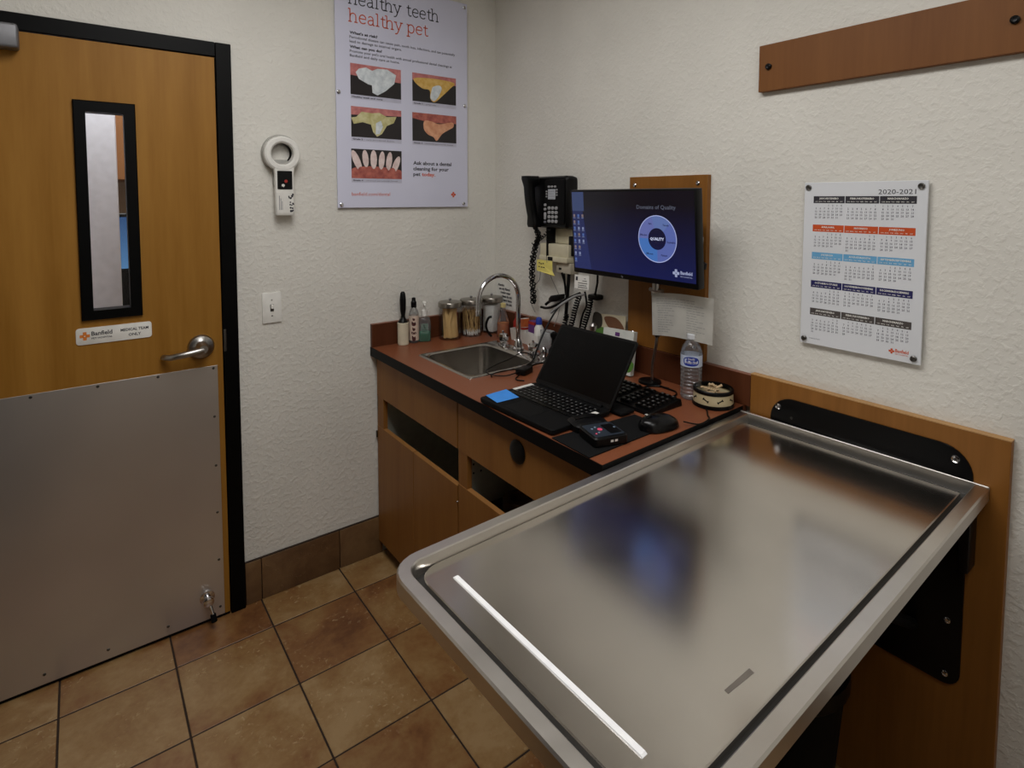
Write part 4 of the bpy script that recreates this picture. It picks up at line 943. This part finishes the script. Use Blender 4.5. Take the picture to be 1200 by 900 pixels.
obj('display', B(LM).box((.008, .014, .0002), (LWd-.008, LL-.008, .0008)), pm('dark_display_glass', (3, 3, 4), .25, spec=.15), lid, 0, local=True)
obj('hinge', B().cyl((LD-.006, -.03, .0185), (LD-.006, -LWd+.03, .0185), .006, None, 12), BLACKM, lp, local=True)
for x0, y0, x1, y1 in ((.128, .003, .207, .018), (.120, LWd-.020, .186, LWd-.004)):
    obj('label_strip', B().box((x0, -y0, .0180), (x1, -y1, .0184)), PAPER, lp, 0, label='white paper label strip stuck beside the keys', local=True)
bn = B(Matrix.Translation((-.647, -.823, CT+.0186)) @ Matrix.Rotation(.0412, 4, 'Z'))
bn.loft([[(.024, -.002, 0), (.012, -.074, 0.0), (.092, -.079, .0), (.103, -.003, .0)], [(.024, -.002, .0008), (.012, -.074, .0008), (.092, -.079, .0008), (.103, -.003, .003)]])
tag(obj('sticky_note', bn, BLUEN, None, 0), 'bright blue sticky note on the front left of the laptop', 'note')
# mat, terminal, keyboard, mouse
mt = B(); mt.loft([[(x, y, z) for x, y in ((-.640, -1.150), (-.643, -1.290), (-.345, -1.283), (-.345, -1.172))] for z in (CT, CT+.003)])
tag(obj('desk_mat', mt, pm('black_mat_cloth', (16, 16, 17), .85, spec=.15), None, 0), 'thin black mat under the card terminal at the worktop edge', 'mat')
pd = thing('card_terminal', 'black handheld payment terminal with lit buttons on the black mat', 'terminal', (-.532, -1.203, CT+.0032), R(-16)); pd.scale = (1.0, 1.08, .82)
def slabz(hx, hy, r, lv): return [[(p[0], p[1], z) for p in rr(0, 0, hx-d, hy-d, r, 4)] for z, d in lv]
b_ = B(Matrix.Translation((0, .045, 0))); b_.loft(slabz(.050, .036, .022, ((0, .003), (.004, 0), (.020, 0), (.028, .006), (.031, .016)))); obj('printer_cover', b_, BLACK, pd, local=True)
b_ = B(Matrix.Translation((0, -.032, 0))); b_.loft(slabz(.048, .042, .010, ((0, .003), (.004, 0), (.026, 0), (.030, .003)))); tbo = obj('terminal_body', b_, BLACK, pd, local=True)
obj('face', B(Matrix.Translation((0, -.032, .0302))).prism(rr(0, 0, .042, .036, .006), 0, .001), pm('slate_face', (40, 48, 58), .35), pd, 0, local=True)
obj('display', B(Matrix.Translation((.022, -.034, .0314))).prism(rr(0, 0, .016, .026, .002), 0, .0006), BLACK, pd, 0, local=True)
BTM = [glow('pink_button', (220, 80, 110), .8), glow('grey_button', (130, 150, 170), .5)]
for x, y, rr_, mi in ((-.008, -.030, .0065, 0), (-.014, -.016, .003, 1), (-.026, -.022, .003, 1), (-.020, -.046, .003, 1), (-.030, -.050, .0025, 0), (.034, -.030, .003, 1)):
    obj('button', B().lathe([(rr_, 0), (rr_, .001), (rr_*.6, .0016)], (x, y, .0313), 12), BTM[mi], pd, 0, local=True)
b_ = B(Matrix.Translation((.008, -.0745, .016)) @ Matrix.Rotation(R(90), 4, 'X')); b_.rect(-.012, -.003, -.004, .004, .0002); b_.rect(.0, -.003, .008, .004, .0002); obj('side_print', b_, PAPER, pd, 0, local=True)
ky = thing('keyboard', 'black full size keyboard behind and beside the laptop screen', 'keyboard', (-.245, -.985, CT))
kb = B(); kb.loft([[(x, y, z) for x, y in ((-.075, -.222), (.072, -.222), (.072, .222), (-.075, .222))] for z in (0, .006)]+[[(-.073, -.220, .010), (.070, -.220, .020), (.070, .220, .020), (-.073, .220, .010)]])
obj('casing', kb, BLACK, ky, 0, local=True)
km = B(Matrix.Translation((-.073, 0, .0105)) @ Matrix.Rotation(-math.atan2(.010, .143), 4, 'Y')); kl = B(Matrix.Translation((-.073, 0, .0178)) @ Matrix.Rotation(-math.atan2(.010, .143), 4, 'Y') @ Matrix.Rotation(R(-90), 4, 'Z'))
random.seed(4)
for r_ in range(6):
    for k in range(22):
        if k in (15, 18) : continue
        x = .012+r_*.0205+(.006 if r_ == 5 else 0); y = .212-k*.0193
        km.loft([[(x, y, 0), (x+.017, y, 0), (x+.017, y-.017, 0), (x, y-.017, 0)], [(x+.002, y-.002, .0065), (x+.015, y-.002, .0065), (x+.015, y-.015, .0065), (x+.002, y-.015, .0065)]])
        kl.text(random.choice('ABCDEFGHKLMNPRSTUVXYZ123456789'), .0085, -(y-.0085), x+.005, 0, 'C', .03, 1)
obj('keys', km, BLACK, ky, 0, kind='stuff', local=True); obj('key_legends', kl, pm('key_legend_white', (135, 135, 135), .6), ky, 0, local=True)
tag(obj('wrist_rest', B().box((-.392, -1.165, CT+.0035), (-.335, -.80, CT+.014), .004), BLACKM), 'flat black wrist rest between laptop and keyboard', 'wrist rest')
ms = thing('mouse', 'black computer mouse with pale mark at the end of the keyboard', 'mouse', (-.362, -1.272, CT+.0032), R(-12)); ms.scale = (1.12, 1.12, 1.05)
b_ = B(); rings = []
for k in range(11):
    t = -1+2*k/10; hw = .031*(1-abs(t)**2.6)**.5*(1-.08*t)+.0005; zt = .004+.031*(max(0, 1-(t+.1)**2*.8))**.7
    rings.append([(.056*t, hw*math.cos(a), (zt*math.sin(a)**.8 if math.sin(a) > 0 else 0)) for a in [math.pi*q/10 for q in range(11)]])
b_.loft(rings); obj('shell', b_, pm('mouse_black', (8, 8, 9), .25, spec=.3), ms, 60, local=True)
obj('wheel', B().cyl((-.030, -.004, .026), (-.030, .004, .026), .008, None, 14), RUBBER, ms, local=True)
obj('button_mark', B(Matrix.Translation((-.024, .016, .0300))).rect(-.004, -.004, .004, -.001, 0).rect(-.004, .001, .004, .004, 0), PAPER, ms, 0, local=True)
cr = B(); cr.tube(spline([(-.30, -1.288, .912), (-.262, -1.300, .903), (-.215, -1.285, .903), (-.20, -1.265, .903), (-.175, -1.235, .903), (-.165, -1.21, .905)], False, 6), .002, 6); obj('cable', cr, BLACK, ms, 60)
# water bottle
bo = put('water_bottle', 'half full clear plastic water bottle with blue label and no visible drink cap', 'bottle', -.092, -1.180)
bo['label'] = 'clear plastic water bottle with blue and white label by the backsplash'
pf = [(.024, 0), (.030, .004)]
for k in range(8): z = .010+.0115*k; pf += [(.0325, z), (.0325, z+.004), (.0300, z+.0075)]
pf += [(.0325, .103), (.0322, .104), (.0322, .140), (.0325, .142), (.031, .152), (.026, .166), (.018, .178), (.0125, .184), (.0125, .188)]
obj('bottle_body', B().lathe(pf, n=32), PET, bo, local=True)
obj('cap', B().lathe([(.0145, .187), (.0148, .189), (.0148, .201), (.013, .203)], n=24), pm('white_clear_cap', (206, 208, 212), .4), bo, local=True)
obj('label_band', B().lathe([(.0327, .1045), (.0327, .1395)], n=36, cap0=False, cap1=False), pm('label_sky_white', (196, 206, 226), .4), bo, local=True)
LA = math.atan2(-1.595+.092, 2.239-1.180)
lp_ = B(); P = spline([(-.022, .112), (0, .108), (.020, .112), (.024, .124), (.016, .134), (-.006, .137), (-.024, .130)], True, 5)
cx_ = [(p.x, p.y) for p in P]; cyf = cy(.0331)
ctr = (0, .1225); vs = [(ctr[0], ctr[1], 0)]+[(ctr[0]+(x-ctr[0])*.5, ctr[1]+(y-ctr[1])*.5, 0) for x, y in cx_]+[(x, y, 0) for x, y in cx_]; n_ = len(cx_)
lp_.add(vs, [(0, 1+k, 1+(k+1) % n_) for k in range(n_)]+[(1+k, 1+n_+k, 1+n_+(k+1) % n_, 1+(k+1) % n_) for k in range(n_)], cyf)
obj('label_patch', lp_, pm('label_blue', (28, 52, 150), .4), bo, 0, local=True)
lp_ = B(); lp_.text('Nestlé', .0085, 0, .1275, 0, 'C', .01, 2, .020, cy(.0335)); lp_.text('PURE LIFE', .0095, 0, .1155, 0, 'C', .01, 2, .034, cy(.0335)); obj('label_lettering', lp_, PAPER, bo, 0, local=True)
# dog bowl with treats
bw = put('dog_bowl', 'small round pet bowl, cream side with black bones and black rim', 'bowl', -.085, -1.254)
obj('bowl_wall', B().lathe([(.058, .010), (.0585, .012), (.0565, .042), (.055, .042), (.052, .012), (.0, .010)], n=40, cap1=False), pm('cream_ceramic', (196, 182, 146), .35), bw, local=True)
obj('rim_band', B().lathe([(.0565, .0405), (.0585, .042), (.0590, .050), (.056, .053), (.0515, .051), (.0510, .040), (.0560, .040)], n=40, cap0=False, cap1=False), BLACK, bw, local=True)
obj('base_band', B().lathe([(.056, 0), (.0605, .001), (.0605, .011), (.057, .012), (.0, .0115)], n=40, cap1=False), BLACK, bw, local=True)
def bone(cx, cz, s, rot):
    P = [(-.9, .22), (-1.15, .5), (-1.5, .42), (-1.5, .1), (-1.38, 0), (-1.5, -.1), (-1.5, -.42), (-1.15, -.5), (-.9, -.22)]; P = [(p[0]*.8, p[1]) for p in P]
    P = P+[(-x, z) for x, z in P][::-1]; c, n = math.cos(rot), math.sin(rot); P = P[:9]+[(-x, z) for x, z in P[:9]][::-1]
    return [(cx+s*(x*c-z*n), cz+s*(x*n+z*c), 0) for x, z in P]
LA = math.atan2(-1.595+.085, 2.239-1.257); bpn = B()
for k in range(8):
    P = bone((k-3.5)*.042, .0265, .0078, (.5, -.5)[k % 2]); n_ = len(P)
    bpn.add(P, [tuple(range(n_))], cy(.0583))
obj('bone_print', bpn, BLACKM, bw, 0, local=True)
random.seed(12)
tb0 = B(); P = bone(0, 0, .0115, 0); tb0.loft([[(x, z, 0) for x, z, _ in P], [(x, z, .006) for x, z, _ in P]])
tmp = obj('dog_treat', tb0, pm('biscuit_beige', (206, 178, 140), .8, 0, .2, 90), None, 30); me_t = tmp.data; bpy.data.objects.remove(tmp)
for k, (x, y, z, a, t1, t2) in enumerate(((-.028, .014, .018, .2, .1, .2), (.012, .026, .019, 1.2, .2, -.1), (.026, -.012, .018, 2.1, -.1, .1), (-.008, -.026, .019, .7, .1, .1), (-.022, -.006, .029, 1.9, .3, .2), (.010, .006, .030, .4, -.3, .3), (-.004, .024, .032, 2.5, .4, -.2), (.022, .014, .034, 1.3, -.4, .2), (-.012, -.018, .037, .1, .4, .3), (.008, -.012, .041, 2.2, .6, .5), (-.002, .006, .046, 1.0, .7, .3))):
    o_ = bpy.data.objects.new('dog_treat', me_t); COL.objects.link(o_); o_.location = (-.085+x, -1.254+y, CT+z+.010); o_.rotation_euler = (t1, t2, a)
    tag(o_, 'beige dog treat biscuit in the pet bowl', 'treat', 'dog treats heaped in the pet bowl')
# copy holder + paper
hp_ = put('copy_holder', 'thin metal document holder on black round base beside water bottle', 'holder', -.078, -1.008)
obj('base', B().lathe([(.036, 0), (.038, .002), (.037, .008), (.030, .011), (.006, .012)], n=28), BLACK, hp_, local=True)
st_ = B(); st_.tube(spline([(-.002, -.012, .010), (-.004, -.014, .06), (-.006, -.024, .11), (-.012, -.036, .165), (-.014, -.038, .31), (-.014, -.038, .333)], False, 5), [.005]*26, 8); obj('stem', st_, SATIN, hp_, 60, local=True)
obj('clip', B().box((-.024, -.058, .300), (-.006, -.018, .325), .003).box((-.021, -.046, .165), (-.007, -.030, .180), .003), SATIN, hp_, local=True)
pp_ = B(); rows = 9; cols = 12; vs = []; fs = []
TLp, TRp, BRp, BLp = Vector((-.104, -1.031, 1.2085)), Vector((-.104, -1.258, 1.2265)), Vector((-.104, -1.2525, 1.083)), Vector((-.104, -1.037, 1.0725))
for r_ in range(rows+1):
    for c_ in range(cols+1):
        u, v = c_/cols, r_/rows; p = (TLp*(1-u)+TRp*u)*(1-v)+(BLp*(1-u)+BRp*u)*v
        p.x += -.006*math.sin(u*5.2)+.006*v*u; p.z += -.004*math.sin(u*math.pi)*-1+.003*math.sin(u*5); vs.append(p)
for r_ in range(rows):
    for c_ in range(cols): a = r_*(cols+1)+c_; fs.append((a, a+1, a+cols+2, a+cols+1))
pp_.add(vs, fs); bmesh.ops.solidify(pp_.bm, geom=pp_.bm.faces[:], thickness=.0005)
po2 = tag(obj('paper_sheet', pp_, PAPER, None, 60), 'curled white printed sheet held up below the monitor', 'paper'); OFF[po2.name] = Vector()
pt_ = B(); random.seed(8)
def on_paper(u, v):
    p = (TLp*(1-u)+TRp*u)*(1-v)+(BLp*(1-u)+BRp*u)*v; p.x += -.006*math.sin(u*5.2)+.006*v*u-.0012; p.z += .004*math.sin(u*math.pi)+.003*math.sin(u*5); return p
for k in range(15):
    v = .12+.055*k
    segs = [(.10, .72 if k < 2 else random.uniform(.5, .9))] if k < 4 else [(.12, random.uniform(.28, .42)), (.60, random.uniform(.74, .88))]
    for a, c in segs:
        u = a
        while u < c-.02:
            u1 = min(c, u+random.uniform(.03, .09)); q = [on_paper(u, v), on_paper(u1, v), on_paper(u1, v+.016), on_paper(u, v+.016)]; pt_.add(q, [(0, 1, 2, 3)]); u = u1+.012
obj('print_lines', pt_, pm('faint_grey_ink', (186, 185, 182), .8), po2, 0)
# leaflets by the backboard
def leaflet(name, label, corners, t, mats, prints):
    tl, tr_, brc, blc = [Vector(c) for c in corners]; nn = (tr_-tl).cross(blc-tl).normalized()
    if nn.x > 0: nn = -nn
    b = B(); b.loft([[tl, tr_, brc, blc], [tl-nn*t, tr_-nn*t, brc-nn*t, blc-nn*t]]); o_ = tag(obj(name, b, mats, None, 0), label, 'leaflet'); OFF[o_.name] = Vector()
    for k, (m, P) in enumerate(prints):
        p = B(); Q = spline(P, True, 4) if len(P) > 4 else P
        V = [(tl*(1-q[0])+tr_*q[0])*(1-q[1])+(blc*(1-q[0])+brc*q[0])*q[1]+nn*(.0004+.0002*k) for q in Q]; p.add(V, [tuple(range(len(V)))]); obj('printed_patch', p, m, o_, 0)
    return o_
leaflet('leaflet', 'brochure with brown and green photo leaning on the wall behind laptop', [(-.030, -.695, 1.082), (-.026, -.853, 1.094), (-.048, -.853, .905), (-.052, -.695, .905)], .004, pm('brochure_cream', (196, 186, 160), .5),
        [(GREENP, [(0, .35), (.5, .28), (1, .35), (1, 1), (0, 1)]), (BROWNP, [(.35, .06), (.7, .05), (.95, .2), (.98, .34), (.7, .28), (.5, .25)]), (pm('leaflet_dark', (40, 36, 30), .5), [(0, 0), (.25, .02), (.3, .25), (.12, .34), (0, .34)])])
leaflet('leaflet', 'white booklet stack with green grass border beside the laptop screen', [(-.085, -.800, 1.052), (-.072, -.932, 1.056), (-.090, -.932, .905), (-.100, -.800, .905)], .020, pm('booklet_white', (212, 214, 208), .5),
        [(GREENP, [(0, .70), (1, .66), (1, .90), (.7, .94), (.4, .86), (0, .92)]), (PURPLE, [(.40, .06), (.55, .06), (.55, .15), (.40, .15)]), (pm('grass_light', (126, 160, 70), .6), [(.55, .66), (.75, .55), (.9, .7), (.8, .8), (.6, .78)]), (pm('booklet_yellow', (206, 186, 96), .6), [(.62, .52), (.7, .46), (.78, .6), (.66, .68)])])
ot = put('otoscope_head', 'small dark metal instrument head standing in front of the brochure', 'otoscope', -.115, -.776)
obj('handle', B().lathe([(.012, 0), (.013, .002), (.0125, .13), (.009, .14)], n=16), BLACK, ot, local=True); obj('head', B().lathe([(.009, .138), (.014, .146), (.014, .158), (.008, .166)], n=16), SATIN, ot, local=True)

# ------------------------------------------------------------------ cables
def cable(name, label, pts, r, k=6, mat=BLACK, cat='cable', sm_=True):
    b = B(); b.tube(spline(pts, False, k) if sm_ else pts, r, 7); return tag(obj(name, b, mat, None, 60), label, cat)
hub = thing('diagnostic_charger', 'black wall transformer with coiled cords beneath the monitor edge', 'charger', (0, -.64, 1.17))
b_ = B(); b_.box((-.035, -.585, 1.29), (-.0005, -.553, 1.37), .004); obj('plug', b_, BLACK, hub)
b_ = B(); b_.tube(spline([(-.03, -.562, 1.30), (-.034, -.558, 1.22), (-.034, -.548, 1.12), (-.034, -.540, 1.03)], False, 6), .0075, 10); obj('thick_cable', b_, BLACK, hub, 60)
b_ = B(); b_.tube(spline([(-.04, -.527, 1.222), (-.036, -.535, 1.18), (-.034, -.54, 1.13)], False, 6), [.009, .009, .008, .007, .006, .005, .0045, .0045, .0045, .0045, .0045, .0045, .0045], 10); obj('plug', b_, BLACK, hub, 60)
b_ = B(); b_.box((-.040, -.718, 1.132), (-.0005, -.668, 1.152), .006).tube([(-.03, -.70, 1.15), (-.03, -.712, 1.20), (-.03, -.714, 1.27)], .004); obj('cradle', b_, BLACK, hub)
for pth, t_ in (([(-.042, -.628, 1.142), (-.045, -.612, 1.10), (-.05, -.594, 1.03), (-.06, -.585, .97)], 17), ([(-.042, -.690, 1.135), (-.046, -.682, 1.09), (-.052, -.664, 1.03), (-.06, -.650, .97)], 17), ([(-.04, -.553, 1.055), (-.045, -.548, 1.02), (-.055, -.546, .97)], 8)):
    b_ = B(); b_.coil(spline(pth, False, 6), .0088, .0033, t_, 9); obj('coiled_cord', b_, BLACK, hub, 60)
b_ = B(); b_.tube(spline([(-.04, -.655, 1.16), (-.04, -.665, 1.11), (-.045, -.650, 1.07), (-.05, -.640, 1.02), (-.05, -.64, .98)], False, 6), .004, 8); obj('straight_cord', b_, BLACK, hub, 60)
b_ = B(); b_.loft([[(p[0], y, p[1]) for p in rr(-.026, 1.095+.008*k, .018-.004*(k in (0, 3)), .014-.004*(k in (0, 3)), .006, 3)] for k, y in enumerate((-.44, -.455, -.49, -.51))])
b_.tube(spline([(-.026, -.445, 1.094), (-.03, -.425, 1.082), (-.035, -.415, 1.072)], False, 4), .006, 8)
tag(obj('plug_adapter', b_, BLACK, None, 40), 'black plug adapter dangling against the wall over the tray', 'adapter')
cable('power_cable', 'thick black cable sweeping from the tray up to coiled cords', [(-.05, -.405, 1.062), (-.06, -.45, 1.066), (-.07, -.51, 1.085), (-.055, -.57, 1.12), (-.04, -.63, 1.150)], .0055)
cable('grey_cable', 'pale grey cable looping across behind the coiled cords', [(-.092, -.515, 1.06), (-.085, -.55, 1.09), (-.055, -.61, 1.135), (-.045, -.66, 1.150)], .005, 6, pm('grey_cable_skin', (150, 150, 150), .5))
cable('laptop_cable', 'black cable running from the coiled cords down to the worktop', [(-.06, -.56, 1.115), (-.09, -.54, 1.07), (-.15, -.545, 1.0), (-.20, -.56, .94), (-.24, -.585, .9085), (-.30, -.62, .906)], .0038)
cable('thin_wire', 'thin grey wire hanging from the junction box down the wall', [(-.064, -.455, 1.262), (-.05, -.457, 1.22), (-.03, -.452, 1.18), (-.02, -.470, 1.14), (-.02, -.49, 1.10), (-.03, -.49, 1.04), (-.04, -.475, .99)], .0013, 6, pm('wire_grey', (128, 126, 120), .5))
cable('thin_wire', 'thin dark wire looping beside the hanging phone cord', [(-.04, -.385, 1.21), (-.03, -.37, 1.175), (-.03, -.345, 1.15), (-.03, -.31, 1.11), (-.03, -.315, 1.06), (-.035, -.345, 1.03)], .0012, 6, pm('wire_dark', (70, 68, 64), .5))
ca = thing('power_adapter', 'small black power adapter on worktop between sink and laptop', 'adapter', (-.365, -.672, CT))
b_ = B(Matrix.Translation((-.355, -.675, CT)) @ Matrix.Rotation(R(20), 4, 'Z')); b_.box((-.030, -.020, 0), (.030, .020, .022), .005); obj('body', b_, BLACK, ca)
b_ = B(); b_.tube(spline([(-.385, -.680, .912), (-.43, -.668, .905), (-.47, -.640, .908), (-.475, -.610, .915), (-.43, -.60, .925), (-.36, -.595, .935), (-.30, -.585, .945), (-.26, -.59, .935), (-.27, -.62, .915), (-.33, -.640, .906), (-.40, -.625, .907), (-.46, -.628, .906), (-.475, -.645, .903)], False, 6), .0022, 6); obj('cord', b_, BLACK, ca, 60)
b_ = B(); b_.tube(spline([(-.38, -.69, .908), (-.415, -.705, .903), (-.425, -.725, .903), (-.41, -.745, .903)], False, 5), .0022, 6); obj('cord', b_, BLACK, ca, 60)
b_ = B(); b_.tube(spline([(-.335, -.665, .91), (-.31, -.655, .912), (-.27, -.65, .915), (-.20, -.66, .91), (-.14, -.67, .904)], False, 6), .003, 6); obj('cord', b_, BLACK, ca, 60)
ins = thing('instrument_cup', 'dark tangle of instrument heads behind the right faucet handle', 'instrument', (-.16, -.575, CT))
b_ = B(); b_.lathe([(.020, 0), (.024, .004), (.022, .03), (.012, .045), (.010, .075), (.016, .082), (.016, .095), (.006, .102)], (-.135, -.585, CT), 18); obj('head', b_, BLACK, ins)
b_ = B(); b_.lathe([(.010, .0), (.013, .012), (.013, .03), (.006, .04)], (-.165, -.556, CT), 16); obj('cap', b_, CHROME, ins)
lpn = [(-.13+.052*math.cos(a)*.9, -1.09+.055*math.sin(a), .9034) for a in [2*math.pi*k/36 for k in range(34)]]
b_ = B(); b_.tube(lpn+[(-.09, -1.04, .906), (-.083, -1.022, .912)], .0028, 6); tag(obj('cable_loop', b_, BLACK, None, 60), 'loop of thin black cable lying beside the document holder base', 'cable')
bpy.context.view_layer.update()
